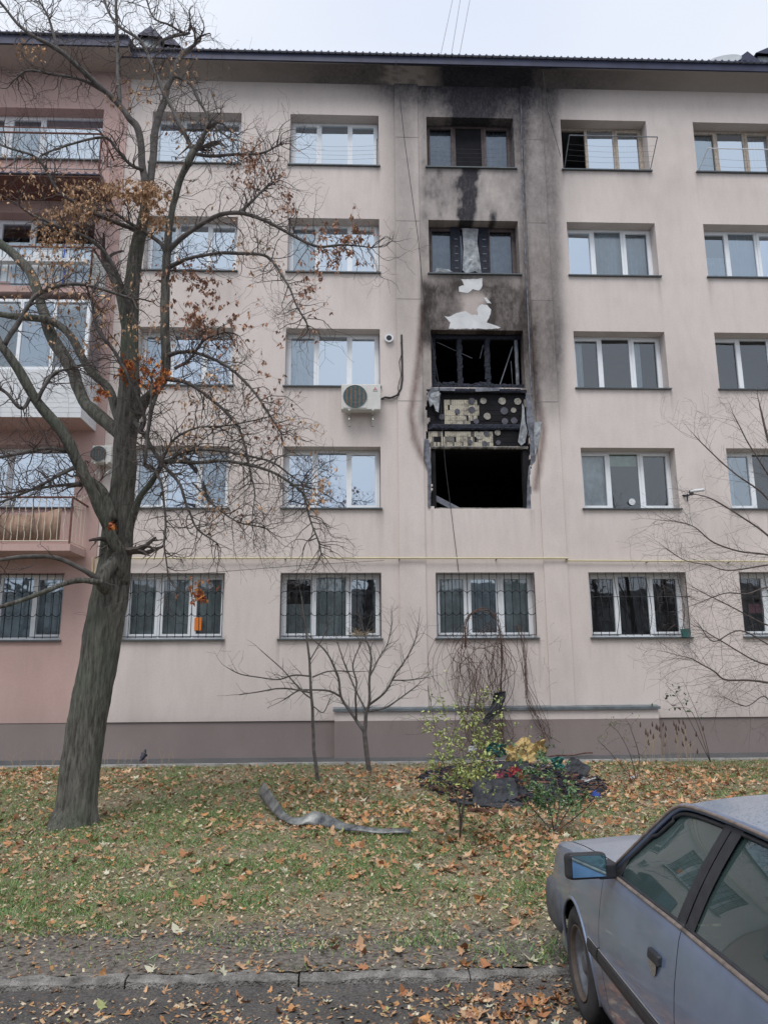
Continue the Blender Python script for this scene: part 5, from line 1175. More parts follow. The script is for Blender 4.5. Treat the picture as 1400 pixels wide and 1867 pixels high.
young('sapling', 'tall thin bare sapling left of the fruit tree', -3, [
 C8((502, 745, 3.6, 0), (490, 640, 3.2, 0), (480, 560, 3, 0), (476, 400, 2.8, 0), (470, 300, 2.6, 0), (460, 150, 2.2, 0), (446, 0, 1.8, 0), (432, -100, 1.4, 0), (420, -200, 1, 0)),
 C8((470, 320, 1.6, 0), (430, 290, 1.5, .1), (380, 235, 1.3, .2), (310, 160, 1.1, .3), (210, 70, .8, .4)),
 C8((470, 290, 1.6, 0), (380, 272, 1.5, 0), (300, 268, 1.3, -.1), (200, 285, 1.1, -.1), (100, 300, .8, -.1)),
 C8((465, 205, 1.6, 0), (380, 200, 1.4, .1), (300, 222, 1.2, .2), (200, 210, 1.1, .2), (110, 195, 1, .2), (40, 160, .7, .2)),
 C8((475, 210, 1.4, 0), (560, 180, 1.2, .1), (680, 180, 1, .1)),
 C8((462, 120, 1.3, 0), (500, 60, 1.1, .1), (540, -20, .9, .1), (560, -110, .7, .1)),
 C8((480, 360, 1.2, 0), (530, 390, 1, -.2), (560, 330, .8, -.2))], .42, M_BARKD, 12, base_px=(579, 1425), wig=.18, Lr=(.15, .5), kids=.2, up=.03)
C6 = lambda *p: fx(p, 960, 580, 2.918)
C6b = lambda *p: fx(p, 1160, 1000, 4.24)
rt, _ = young('bare_tree', 'bare tree reaching in from the right edge with long fine branches over the facade', -3.6, [
 [(1500, 1480, 13, 0), (1490, 1350, 12, 0), (1482, 1250, 11, 0), (1470, 1130, 9, 0), (1455, 1040, 7, 0), (1440, 960, 5, 0), (1420, 880, 3.5, 0), (1400, 800, 2.4, 0), (1385, 740, 1.4, 0)],
 [(1480, 1260, 4, 0), (1400, 1245, 3, -.2)]+C6b((860, 1020, 2.4, -.3), (690, 1015, 2.2, -.4), (600, 950, 2, -.5), (480, 880, 1.8, -.5), (420, 850, 1.2, -.5), (330, 830, .9, -.5), (220, 800, .7, -.5)),
 [(1480, 1240, 4, 0), (1440, 1215, 3, .1)]+C6b((1018, 900, 2.2, .2), (880, 850, 1.8, .3), (700, 740, 1.6, .4), (560, 660, 1.3, .4), (470, 600, .8, .4)),
 [(1470, 1130, 4, 0), (1430, 1080, 3, -.2)]+C6b((1018, 300, 2, -.3), (860, 350, 1.8, -.4), (700, 345, 1.5, -.5), (560, 390, 1.2, -.5), (440, 440, .8, -.5)),
 [(1462, 1080, 4, 0), (1430, 1030, 3, 0), (1400, 1012, 2.4, 0), (1347, 1005, 2.1, -.1), (1299, 988, 1.8, -.2), (1268, 962, 1.5, -.2), (1240, 952, 1.2, -.2), (1200, 948, .8, -.2)],
 [(1455, 1040, 4, 0), (1400, 977, 2.4, .2), (1337, 933, 2, .3), (1296, 909, 1.6, .3), (1258, 899, 1, .3)],
 [(1440, 960, 3, 0), (1390, 900, 2.4, .1), (1337, 861, 2, .2), (1286, 815, 1.5, .3), (1265, 792, 1, .3)],
 [(1400, 1030, 2, -.1), (1330, 1040, 1.6, -.2), (1290, 1030, 1.3, -.2), (1250, 1022, 1.1, -.2), (1215, 1000, .8, -.2)],
 [(1425, 900, 2.4, 0), (1390, 850, 2, -.1), (1360, 800, 1.6, -.1), (1337, 755, 1, -.1)],
 [(1470, 1150, 3, 0), (1400, 1140, 2, .2), (1340, 1110, 1.6, .2), (1300, 1090, 1.3, .3), (1262, 1070, .9, .3)],
 [(1480, 1270, 3, 0), (1420, 1290, 2, .1), (1392, 1270, 1.4, .1), (1360, 1288, 1.2, .1), (1322, 1272, .8, .1)],
 [(1475, 1200, 3, 0), (1410, 1180, 2, -.1), (1350, 1150, 1.7, -.1), (1300, 1170, 1.4, -.1), (1275, 1140, 1, -.1)]], .95, M_TWIG, 14, wig=.14, Lr=(.3, .95), kids=.26, up=0, lvl=2, rmax=.0035)
# ---- climbing vine over the ground floor window
t = tag(empty('climbing_vine', V(aty(900, 1350, -.25))), 'leafless reddish vine tangled over the ground floor window and projecting plinth', 'vine'); T_ = Twigs(21)
rv = random.Random(3)
def strand(pts, r_, Y0, jit=3):
    P = [V(aty(x+rv.gauss(0, jit), y+rv.gauss(0, jit), Y0+rv.uniform(-.12, .05))) for x, y in pts]; Q = catmull(P, 6); T_.m.tube(Q, r_, 4, cap=False); return Q
for k in range(4): strand([(842+k*3, 1180), (852, 1130), (880, 1108+k*3), (905, 1130), (914, 1190), (910, 1290), (918, 1360)], .009, -.30, 2)
for k in range(42):
    x = rv.gauss(875, 32); y = rv.uniform(1150, 1215); a = rv.choice((-1, 1)); w_ = rv.uniform(14, 55); h_ = rv.uniform(40, 130)
    strand([(x, y), (x+a*w_*.5, y-rv.uniform(0, 25)), (x+a*w_, y+h_*.3), (x+a*w_*.9, y+h_*.7), (x+a*w_*.5+rv.gauss(0, 10), y+h_)], rv.uniform(.003, .006), -.28)
for k in range(34):
    x = rv.uniform(835, 925); strand([(x, rv.uniform(1170, 1220)), (x+rv.gauss(0, 12), 1230), (x+rv.gauss(0, 14), 1280), (x+rv.gauss(10, 16), 1340), (x+rv.gauss(15, 16), 1378)], rv.uniform(.003, .007), -.30)
for k in range(9): strand([(948+rv.gauss(0, 5), 1140), (955+rv.gauss(0, 6), 1180), (958+rv.gauss(0, 4), 1230), (968+rv.gauss(0, 6), 1280), (985+rv.gauss(0, 8), 1330), (1000+rv.gauss(0, 10), 1350)], .005, -.25, 3)
for k in range(70):
    p = V(aty(rv.gauss(905, 45), rv.uniform(1110, 1300), -.25)); T_.grow(p, Vector((rv.gauss(0, 1), -.3, rv.gauss(0, .6))), rv.uniform(.15, .5), .003, 1, .35, -.02, .05, .2)
o = T_.m.build('stems', M_TWIGR, t); o['kind'] = 'stuff'
# ---- leafy shrubs
def leafy(name, lbl, cat, base_px, stems, nleaf, cols, spread, seed, mat=M_TWIG, size=(.022, .044), rad=.008, clumps=None, top=.25, yw=.35):
    r2 = random.Random(seed); b0 = ong(*base_px); t = tag(empty(name, b0), lbl, cat); T_ = Twigs(seed)
    for s in stems:
        P = [b0 if i == 0 else V(aty(x, y, b0.y+(r2.uniform(-yw, yw) if i else 0))) for i, (x, y) in enumerate(s)]; Q = catmull(P, 6)
        rr = [rad*(1-.7*i/len(Q)) for i in range(len(Q))]; m = MB(); m.tube(Q, rr, 6); m.build('stem', mat, t, smooth=True)
        for i in range(int(len(Q)*top), len(Q)):
            if r2.random() < .75: T_.grow(Q[i], Vector((r2.gauss(0, 1), r2.gauss(0, .7), r2.gauss(.2, .6))), r2.uniform(*spread), .003, 1, .3, 0, .04, .3)
    o = T_.m.build('twigs', mat, t); o['kind'] = 'stuff'
    tw_ = np.array([np.array(p) for p, d in T_.tips]+[np.array(v) for v in T_.m.v[::23]])
    if clumps:
        qx, qy = proj(tw_); wg = sum(k*np.exp(-(((qx-x)/sx0)**2+((qy-y)/sy0)**2)) for x, y, sx0, sy0, k in clumps)+1e-6; wg /= wg.sum()
    else: wg = np.full(len(tw_), 1/len(tw_))
    VV = []; FF = []; TT = []; q7 = np.array([(0, 0, 0), (.28, .35, .05), (.2, .75, .0), (0, 1.1, -.1), (-.2, .75, 0), (-.28, .35, .05)])
    for j, i in enumerate(rng.choice(len(wg), nleaf, p=wg)):
        s_ = rng.uniform(*size); M = np.array(Matrix.Rotation(rng.random()*6.28, 3, 'Z') @ Matrix.Rotation(rng.normal(-.3, .6), 3, 'X') @ Matrix.Rotation(rng.normal(0, .5), 3, 'Y'))
        VV.append((q7*s_)@M.T+tw_[i]+rng.normal(0, .015, 3)); FF.append(np.arange(6)[None]+6*j); TT.append(np.tile(np.array(cols[rng.integers(len(cols))])*(.75+.5*rng.random()), (6, 1)))
    o = big_mesh('leaves', np.concatenate(VV), np.concatenate(FF), np.concatenate(TT), M_TINT, loc=t.location[:], parent=t); o['kind'] = 'stuff'; return t
YG = [(.32, .38, .14), (.38, .45, .18), (.24, .31, .11), (.44, .44, .16)]; BG = [(.12, .21, .11), (.15, .26, .13), (.09, .16, .09), (.22, .29, .12)]
leafy('young_shrub', 'slender young shrub with pale yellow green leaves before the debris heap', 'shrub', (838, 1538),
 [[(838, 1538), (842, 1480), (850, 1420), (870, 1370), (890, 1320), (905, 1270)], [(840, 1538), (838, 1480), (820, 1420), (800, 1370), (790, 1310), (780, 1250)], [(841, 1530), (850, 1440), (870, 1400), (905, 1380), (940, 1340)], [(838, 1530), (835, 1460), (810, 1430), (785, 1420)], [(840, 1520), (848, 1440), (845, 1380), (830, 1320), (835, 1280)]],
 2600, YG, (.2, .6), 31, clumps=[(815, 1360, 45, 60, 1), (880, 1330, 40, 60, 1), (840, 1420, 60, 30, 1.2), (790, 1290, 25, 50, .5), (920, 1290, 30, 40, .5), (900, 1400, 40, 30, .7)], top=.35)
leafy('bush', 'low bushy shrub with dark blue green leaves right of the charred boards', 'bush', (1010, 1520),
 [[(1010, 1520), (1000, 1470), (970, 1420), (960, 1370)], [(1012, 1520), (1020, 1460), (1010, 1410), (990, 1380)], [(1010, 1520), (1040, 1470), (1060, 1440)], [(1008, 1520), (975, 1480), (950, 1450)], [(1012, 1520), (1050, 1490), (1085, 1460)]],
 2300, BG, (.12, .42), 32, clumps=[(975, 1410, 40, 40, 1), (1000, 1450, 50, 30, 1), (1050, 1450, 30, 25, .8), (955, 1480, 30, 20, .4), (970, 1380, 30, 20, .5)], top=.3, yw=.3)
leafy('bush', 'thin yellowing bush against the plinth right of the debris heap', 'bush', (1160, 1425),
 [[(1160, 1425), (1150, 1380), (1130, 1340), (1110, 1320)], [(1160, 1425), (1165, 1380), (1150, 1330), (1140, 1310)], [(1158, 1425), (1135, 1400), (1110, 1370), (1090, 1350)]],
 170, [(.16, .20, .08), (.20, .20, .10), (.14, .15, .07)], (.12, .3), 33, size=(.02, .035))
leafy('sapling', 'thin leaning sapling with a few dark green leaves against the wall at right', 'tree', (1296, 1392),
 [[(1296, 1392), (1285, 1345), (1270, 1300), (1255, 1265), (1243, 1235)], [(1280, 1320), (1262, 1300), (1230, 1290), (1208, 1270)], [(1270, 1300), (1240, 1280), (1215, 1250)]],
 46, [(.07, .16, .07), (.10, .17, .08), (.07, .08, .05)], (.1, .25), 34, size=(.05, .08), rad=.007, top=.4, yw=.12)
# dry weeds with dark seed heads
def weeds(px0, px1, pyb, n, lbl, hts, seed, heads=True):
    r2 = random.Random(seed); b0 = ong((px0+px1)/2, pyb); t = tag(empty('dry_weeds', b0), lbl, 'weeds'); m = MB(); hd = MB()
    for i in range(n):
        p = ong(r2.uniform(px0, px1), pyb+r2.uniform(-5, 8)); h_ = r2.uniform(*hts); d = Vector((r2.gauss(0, .18), r2.gauss(0, .1), 1)).normalized(); q = p+d*h_
        m.tube([p, p+d*h_*.5+Vector((r2.gauss(0, .02), 0, 0)), q], .0035, 3, cap=False)
        if heads: hd.tube([q-d*.08, q-d*.04, q+Vector((0, 0, .02))], [.006, .018, .004], 5)
        if r2.random() < .5: e = p+d*h_*.7; m.tube([e, e+Vector((r2.gauss(0, .1), 0, .1))], .0025, 3, cap=False)
    m.build('stalks', MATS['dry_stalk'], t)['kind'] = 'stuff'
    if heads: hd.build('seed_heads', M_TWIGR, t)['kind'] = 'stuff'
weeds(1165, 1275, 1396, 34, 'dry weed stalks with dark seed heads before the right end of the plinth', (.3, .85), 41)
weeds(180, 320, 1398, 16, 'pale dry weed stalks at the walkway edge right of the big trunk', (.15, .42), 42, False)
weeds(20, 110, 1400, 7, 'pale dry weed stalks at the walkway edge left of the big trunk', (.15, .4), 43, False)
weeds(430, 480, 1425, 6, 'few straw coloured stalks standing on the lawn left of the bare sapling', (.15, .3), 44, False)

#@@DEBRIS
# ================================================================== burnt debris on the lawn
M_BOARD = simple('charred_board', (.014, .017, .023, 1), .6, 0, .6, 6, .5, .01, .5); M_YEL = simple('yellow_cloth', (.46, .34, .15, 1), .9, 0, .4, 5, .6, .02); M_WOODB = simple('burnt_timber', (.12, .06, .045, 1), .8, 0, .6, 8, .6); M_ASH = simple('ash', (.030, .029, .030, 1), .95, 0, .7, 7, 1.0, .03); M_CEMENT2 = simple('pale_scrap', (.30, .30, .30, 1), .8, 0, .3, 9); M_BLUEG = simple('dull_blue', (.10, .18, .22, 1), .5, 0, .3, 9); M_PALEW = simple('pale_wood', (.36, .22, .12, 1), .8, 0, .3, 8)
def slab(name, c_px, gyr, L_, W_, th, yaw, tilt, roll, mat, lbl, cat, crumple=.01):
    p = V(aty(c_px[0], c_px[1], ong(c_px[0], gyr).y)); bm = bmesh.new(); bmesh.ops.create_grid(bm, x_segments=14, y_segments=10, size=.5)
    for v in bm.verts:
        n = mnoise.noise(Vector((v.co.x*3+p.x*7, v.co.y*3, 0)))+.5*mnoise.noise(Vector((v.co.x*9+p.x*7, v.co.y*9, 0))); e = 1+min(.2, crumple*5)*mnoise.noise(Vector((v.co.x*9, v.co.y*9, p.y)))
        v.co = Vector((v.co.x*L_*e, v.co.y*W_*e, n*crumple*4))
    r = bmesh.ops.extrude_face_region(bm, geom=bm.faces[:]); bmesh.ops.translate(bm, verts=[v for v in r['geom'] if isinstance(v, bmesh.types.BMVert)], vec=(0, 0, th)); bmesh.ops.recalc_face_normals(bm, faces=bm.faces)
    me = bpy.data.meshes.new(name); bm.to_mesh(me); bm.free(); me.materials.append(mat); o = bpy.data.objects.new(name, me); o.location = p; o.rotation_euler = (R(tilt), R(roll), R(yaw)); link(o); tag(o, lbl, cat); return o
slab('board', (902, 1447), 1466, .62, .48, .015, 4, 52, 3, M_BOARD, 'large charred black board leaning in front of the debris heap', 'board')
slab('board', (893, 1471), 1473, .85, .16, .03, -3, 8, 2, M_BOARD, 'flat black strip lying along the front of the debris heap', 'board')
slab('board', (1046, 1412), 1425, .36, .50, .015, -35, 48, 22, M_BOARD, 'charred board propped at the right end of the heap', 'board')
slab('board', (975, 1452), 1462, .60, .30, .02, 16, 20, -8, M_BOARD, 'small charred board under the blue green bush', 'board')
slab('board', (925, 1405), 1432, .75, .28, .02, 8, 35, -4, M_BOARD, 'charred board at the back of the heap below the yellow cloth', 'board')
slab('board', (1000, 1425), 1438, .55, .30, .02, -20, 28, 8, M_BOARD, 'charred board in the middle of the heap beside the blue green bush', 'board')
slab('board', (1075, 1432), 1436, .45, .12, .02, -12, 4, 4, M_BOARD, 'narrow charred strip at the far right of the heap', 'board')
slab('board', (882, 1482), 1482, .42, .07, .03, -14, 0, 4, M_WOODB, 'reddish burnt plank at the front edge of the heap', 'plank')
slab('board', (818, 1446), 1448, .45, .08, .02, -28, 6, 8, M_WOODB, 'reddish burnt plank at the left end of the heap', 'plank')
slab('board', (845, 1462), 1464, .40, .09, .02, 10, 4, 4, M_BOARD, 'short black plank left of the large leaning board', 'plank')
slab('cloth', (950, 1374), 1408, .56, .40, .02, 20, 62, -22, M_YEL, 'crumpled yellow cloth on top of the debris heap', 'cloth', .04)
slab('cloth', (984, 1364), 1406, .20, .22, .02, 10, 60, 0, M_YEL, 'small bright yellow rag beside the crumpled yellow cloth', 'cloth', .04)
slab('cloth', (939, 1416), 1440, .19, .15, .05, 15, 40, 0, M_REDC, 'small red cloth among the charred boards', 'cloth', .03)
slab('cloth', (908, 1419), 1442, .17, .10, .03, -10, 45, 0, M_PINKC, 'pink and white rag left of the red cloth', 'cloth', .03)
slab('cloth', (952, 1428), 1445, .10, .18, .03, 10, 50, 0, M_PALEW, 'tan cloth scrap just below the red cloth', 'cloth', .03)
slab('rag', (853, 1428), 1440, .10, .10, .04, 0, 30, 0, M_REDC, 'dark red rag behind the young shrub', 'cloth', .03)
slab('plastic_sheet', (1018, 1396), 1420, .26, .22, .01, 35, 55, 20, M_TEAL, 'teal plastic sheet at the back right of the heap', 'plastic', .04)
slab('plastic_sheet', (905, 1368), 1400, .35, .22, .01, -12, 60, 5, M_TEAL, 'dark green plastic sheet behind the yellow green shrub', 'plastic', .04)
slab('plastic_sheet', (893, 1421), 1440, .12, .10, .01, 12, 50, 5, M_BLUEG, 'dull blue plastic scrap left of the pink rag', 'plastic', .03)
slab('paper', (860, 1366), 1398, .14, .10, .004, 30, 55, 10, M_SIDING, 'white scrap of paper on the back of the heap', 'paper', .03)
slab('paper', (1070, 1424), 1428, .18, .10, .004, -10, 24, 0, M_SIDING, 'white flat scrap right of the debris heap', 'paper', .01)
slab('paper', (1155, 1419), 1420, .12, .07, .004, 20, 15, 0, M_SIDING, 'small white scrap on the lawn farther right of the heap', 'paper', .01)
slab('plastic_cup', (1085, 1456), 1458, .08, .08, .05, 20, 20, 0, M_BLUE, 'bright blue plastic scrap among leaves right of the bush', 'plastic', .02)
t = tag(empty('ash_heap', ong(930, 1432)), 'low mound of soot, ash and splinters under the charred boards', 'debris heap'); r2 = random.Random(9)
nx, ny = 70, 60; m = MB(); c0 = ong(930, 1428)
for i in range(nx):
    for j in range(ny):
        u, v_ = i/(nx-1)*2-1, j/(ny-1)*2-1; rr_ = u*u+v_*v_; x = c0.x+u*1.25; y = c0.y+v_*1.8
        z = gz(y)-.03+.24*max(0, 1-rr_*(1+.5*mnoise.noise(Vector((u*1.7, v_*1.7, 4)))))**.9*(.55+.9*mnoise.noise(Vector((x*2.4, y*2.4, 0)))+.5*mnoise.noise(Vector((x*8, y*8, 0)))); m.v.append((x, y, z))
for i in range(nx-1):
    for j in range(ny-1): m.f.append((i*ny+j, (i+1)*ny+j, (i+1)*ny+j+1, i*ny+j+1)); m.m.append(0)
m.build('mound', M_ASH, t)
m = MB(); m2 = MB(); m3 = MB()
for i in range(1500):
    a = r2.uniform(0, 6.28); q = math.sqrt(r2.random()); x = c0.x+math.cos(a)*q*1.45; y = c0.y+math.sin(a)*q*2.0; z = gz(y)+.02+.22*max(0, 1-q*q); s_ = r2.uniform(.012, .06)
    k_ = r2.random(); (m if k_ < .68 else m2 if k_ < .975 else m3).obox((x, y, z), (s_*2, r2.uniform(-s_, s_), r2.uniform(-s_, s_)*.9), (r2.uniform(-.03, .03), s_*.6, r2.uniform(-.02, .02)), (0, 0, .010))
m.build('splinters', M_CHAR, t)['kind'] = 'stuff'; m2.build('wood_scraps', M_WOODB, t)['kind'] = 'stuff'; m3.build('pale_scraps', M_CEMENT2, t)['kind'] = 'stuff'
def stick(a, b_, r0, lbl, mat, za=.2, zb_=.2):
    p, q = ong(*a)+Vector((0, 0, za)), ong(*b_)+Vector((0, 0, zb_)); m = MB(); k = [p.lerp(q, s)+Vector((0, 0, .012*math.sin(s*9))) for s in np.linspace(0, 1, 8)]; m.tube(k, r0, 6); o = m.build('stick', mat, None, loc=p); tag(o, lbl, 'stick')
stick((845, 1425), (905, 1400), .014, 'pale wooden stick lying across the left of the heap', M_PALEW)
stick((1000, 1385), (1080, 1378), .014, 'reddish stick lying behind the heap beside the plinth', M_WOODB, .05, .05)
stick((875, 1432), (935, 1452), .010, 'thin black rod across the large charred board', M_BOARD, .38, .30)
stick((765, 1408), (820, 1416), .012, 'dark stick left of the debris heap', M_WOODB, .03, .03)
# burnt black cloth caught in the vine
pts = [(900, 1264), (922, 1260), (921, 1272), (912, 1296), (898, 1312), (884, 1322), (877, 1316), (890, 1298), (896, 1284)]
o = film('burnt_cloth', pts, -.42, M_BOARD, None, .10, 3); tag(o, 'burnt black cloth caught in the vine stems', 'cloth')
# twisted metal strip
m, n, b = newmat('sooty_sheet_metal'); M_STRIP = m; c = ramp(n, objnoise(n, 4.5, 6, .75), .36, (.035, .042, .055, 1), .62, (.27, .28, .27, 1)); n.links.new(c, b.inputs['Base Color']); b.inputs['Roughness'].default_value = .45; b.inputs['Metallic'].default_value = .3; bump(n, b, objnoise(n, 20, 4, .7), .4, .01)
strip = [((474, 1464), 1.15, .19, 58), ((490, 1480), 1.1, .15, 52), ((508, 1495), .9, .09, 40), ((526, 1505), .7, .06, 25), ((548, 1508), .75, .07, 35), ((572, 1508), 1.0, .10, 60), ((598, 1512), .85, .08, 48), ((640, 1520), .5, .06, 40), ((690, 1524), .42, .055, 36), ((748, 1526), .40, .055, 34)]
m = MB(); C = [ong(*p)+Vector((0, 0, h)) for p, w_, h, a in strip]; C = catmull(C, 5); ww = np.interp(np.arange(len(C))/5, range(len(strip)), [s[1] for s in strip]); aa = np.interp(np.arange(len(C))/5, range(len(strip)), [s[3] for s in strip])
for i, p in enumerate(C):
    a = R(aa[i]); d = Vector((.25, math.cos(a), math.sin(a))).normalized(); w_ = .088*ww[i]
    for k in (-1, -.5, 0, .5, 1): m.v.append(tuple(p+d*w_*k+Vector((0, -.012*(1-k*k), .006*math.sin(i*.9)))))
for i in range(len(C)-1):
    for k in range(4): m.f.append((i*5+k, (i+1)*5+k, (i+1)*5+k+1, i*5+k+1)); m.m.append(0)
o = m.build('metal_strip', M_STRIP, None, smooth=True, loc=C[0]); o.modifiers.new('t', 'SOLIDIFY').thickness = .004; tag(o, 'twisted grey sheet metal strip lying on the lawn', 'metal strip')
# pigeon on the walkway
p = ong(261, 1391); t = tag(empty('pigeon', p), 'dark grey pigeon standing on the walkway right of the big trunk', 'pigeon')
M_BIRD = simple('dark_feathers', (.035, .04, .055, 1), .6, 0, .3, 20)
me_ = bpy.data.meshes.new('body'); ob = bpy.data.objects.new('body', me_); bm = bmesh.new()
sk_ = [((-.11, 0, .035), .012), ((-.06, 0, .075), .036), ((0, 0, .115), .055), ((.03, 0, .155), .046), ((.04, 0, .20), .026), ((.048, 0, .232), .027), ((.085, 0, .226), .006)]
vs_ = [bm.verts.new(q) for q, r_ in sk_]; [bm.edges.new((vs_[i], vs_[i+1])) for i in range(len(vs_)-1)]; bm.to_mesh(me_); bm.free(); me_.materials.append(M_BIRD)
link(ob, t); md = ob.modifiers.new('skin', 'SKIN'); 
for v, (q, r_) in zip(me_.skin_vertices[0].data, sk_): v.radius = (r_*.85, r_)
me_.skin_vertices[0].data[2].use_root = True; ob.modifiers.new('s', 'SUBSURF').levels = 2; ob.modifiers['s'].render_levels = 2
for yy in (-.02, .02): m = MB(); m.tube([p+Vector((.005, yy, .08)), p+Vector((.01, yy, .012)), p+Vector((.04, yy, .004))], .005, 5); m.build('leg', M_REDC, t)
t.rotation_euler = (0, 0, R(70))

#@@CAR
# ================================================================== parked car (local axes: x forward, y left, z up)
CH = R(88.64); car = tag(empty('parked_car', (2.118, -11.479, ROAD_Z)), 'grey four door saloon car parked nose to the kerb at the lower right', 'car'); car.rotation_euler = (0, 0, CH)
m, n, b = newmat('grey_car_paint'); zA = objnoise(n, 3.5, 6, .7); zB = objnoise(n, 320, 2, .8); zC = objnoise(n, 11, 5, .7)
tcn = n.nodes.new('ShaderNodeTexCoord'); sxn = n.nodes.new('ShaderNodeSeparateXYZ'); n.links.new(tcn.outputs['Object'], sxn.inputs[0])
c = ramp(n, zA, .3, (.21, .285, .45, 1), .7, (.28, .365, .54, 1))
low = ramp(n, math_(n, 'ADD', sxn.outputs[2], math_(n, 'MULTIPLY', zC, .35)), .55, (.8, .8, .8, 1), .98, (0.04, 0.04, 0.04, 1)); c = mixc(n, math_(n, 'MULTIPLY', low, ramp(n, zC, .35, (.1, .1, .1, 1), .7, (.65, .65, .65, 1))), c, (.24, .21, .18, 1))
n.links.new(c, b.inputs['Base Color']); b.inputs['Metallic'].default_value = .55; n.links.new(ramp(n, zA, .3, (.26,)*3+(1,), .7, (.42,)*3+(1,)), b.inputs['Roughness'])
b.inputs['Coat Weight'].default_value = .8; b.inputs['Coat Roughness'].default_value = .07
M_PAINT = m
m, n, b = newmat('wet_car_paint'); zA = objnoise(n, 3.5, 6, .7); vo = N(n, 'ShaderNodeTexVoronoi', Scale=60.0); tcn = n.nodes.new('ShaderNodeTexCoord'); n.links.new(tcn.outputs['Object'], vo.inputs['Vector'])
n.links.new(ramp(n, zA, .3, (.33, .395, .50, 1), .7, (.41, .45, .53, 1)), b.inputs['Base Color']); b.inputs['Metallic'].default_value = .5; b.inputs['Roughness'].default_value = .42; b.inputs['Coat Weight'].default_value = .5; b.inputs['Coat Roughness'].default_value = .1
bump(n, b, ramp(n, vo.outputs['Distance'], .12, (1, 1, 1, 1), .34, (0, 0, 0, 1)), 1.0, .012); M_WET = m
M_RUB = simple('black_trim', (.028, .030, .036, 1), .5, 0, .3, 20, .1, .002); M_BUMP = simple('bumper_plastic', (.085, .09, .10, 1), .6, 0, .25, 12, .2)
M_TYRE = simple('tyre_rubber', (.040, .039, .041, 1), .85, 0, .3, 15, .4); M_RIM = simple('steel_rim', (.17, .18, .20, 1), .5, .5, .35, 14, .2); M_RIMB = simple('rusty_rim_edge', (.11, .085, .07, 1), .7, .2, .3, 14)
M_CHROME = simple('chrome_trim', (.55, .56, .58, 1), .25, .9, .1, 10, 0); M_DUSTTRIM = simple('dusty_brown_trim', (.20, .165, .145, 1), .6, .1, .35, 25, .2); M_SEAT = simple('dark_seat', (.045, .048, .05, 1), .9, 0, .3, 9)
M_INNER = simple('dark_inner', (.012, .012, .014, 1), .9, 0, .2, 5, 0); M_LAMP = simple('lamp_glass', (.5, .5, .5, 1), .1, .3, .1, 10, 0); M_ORL = simple('orange_lens', (.6, .2, .04, 1), .3, 0, .1, 5, 0)
m, n, b = newmat('mirror_glass'); b.inputs['Base Color'].default_value = (.55, .85, 1.0, 1); b.inputs['Metallic'].default_value = 1; b.inputs['Roughness'].default_value = .04; M_MIRR = m
G_CAR = glass('car_glass', .14, (.36, .46, .44, 1), .03)
n = G_CAR.node_tree; out = n.nodes['Material Output']; old = out.inputs[0].links[0].from_socket; df = N(n, 'ShaderNodeBsdfDiffuse'); n.links.new(ramp(n, objnoise(n, 2.5, 5, .6), .3, (.065, .105, .105, 1), .7, (.10, .15, .145, 1)), df.inputs['Color'])
ms = n.nodes.new('ShaderNodeMixShader'); ms.inputs[0].default_value = .42; n.links.new(old, ms.inputs[1]); n.links.new(df.outputs[0], ms.inputs[2]); n.links.new(ms.outputs[0], out.inputs[0])   # dusty, misted glass
m, n, b = newmat('dew'); 
def cb(m, name, mat, parent=None, smooth=False, bev=0):
    me = m.mesh(name, mat, (0, 0, 0), smooth); o = bpy.data.objects.new(name, me); link(o, parent or car)
    if bev: q = o.modifiers.new('bevel', 'BEVEL'); q.width = bev; q.segments = 3; q.limit_method = 'ANGLE'
    return o
ip = lambda x, pts: float(np.interp(x, [p[0] for p in pts], [p[1] for p in pts]))
WX = [(-3.52, .70), (-3.4, .77), (-3.1, .815), (-2.6, .84), (-1.3, .8475), (0, .845), (.45, .835), (.65, .815), (.78, .785), (.86, .72)]
ZB = [(-3.5, .88), (-3.0, .915), (-2.5, .93), (-1.5, .932), (-.6, .915), (-.2, .893), (.2, .862), (.5, .828), (.76, .775), (.86, .745)]
PF = [(.14, .90), (.20, .945), (.30, .968), (.42, .988), (.52, 1.0), (.62, 1.0), (.70, .992), (.76, .982), (.84, .965), (.93, .942)]
def sy(x, z): return ip(x, WX)*ip(z-(ip(x, ZB)-.932)*ip(z, [(.3, 0), (.93, 1)]), PF)
def arch(x):
    z = .185
    for xc in (0, -2.545):
        d = abs(x-xc)
        if d < .345: z = max(z, .30+math.sqrt(.345**2-d*d)*.98)
    return z
def side_panel(name, x0, x1, sgn, mat, off=0, parent=None):
    m = MB(); n = max(2, int(abs(x1-x0)/.02)); k = 26
    for i in range(n+1):
        x = x0+(x1-x0)*i/n; zl = arch(x); zb = ip(x, ZB)
        for j in range(k+1): z = zl+(zb-zl)*j/k; m.v.append((x, sgn*(sy(x, z)-off), z))
        m.v[-1] = (x, sgn*(sy(x, zb)-off-.006), zb+.004)
    for i in range(n):
        for j in range(k):
            f = (i*(k+1)+j, (i+1)*(k+1)+j, (i+1)*(k+1)+j+1, i*(k+1)+j+1); m.f.append(f if sgn > 0 else f[::-1]); m.m.append(0)
    return cb(m, name, mat, parent, True)
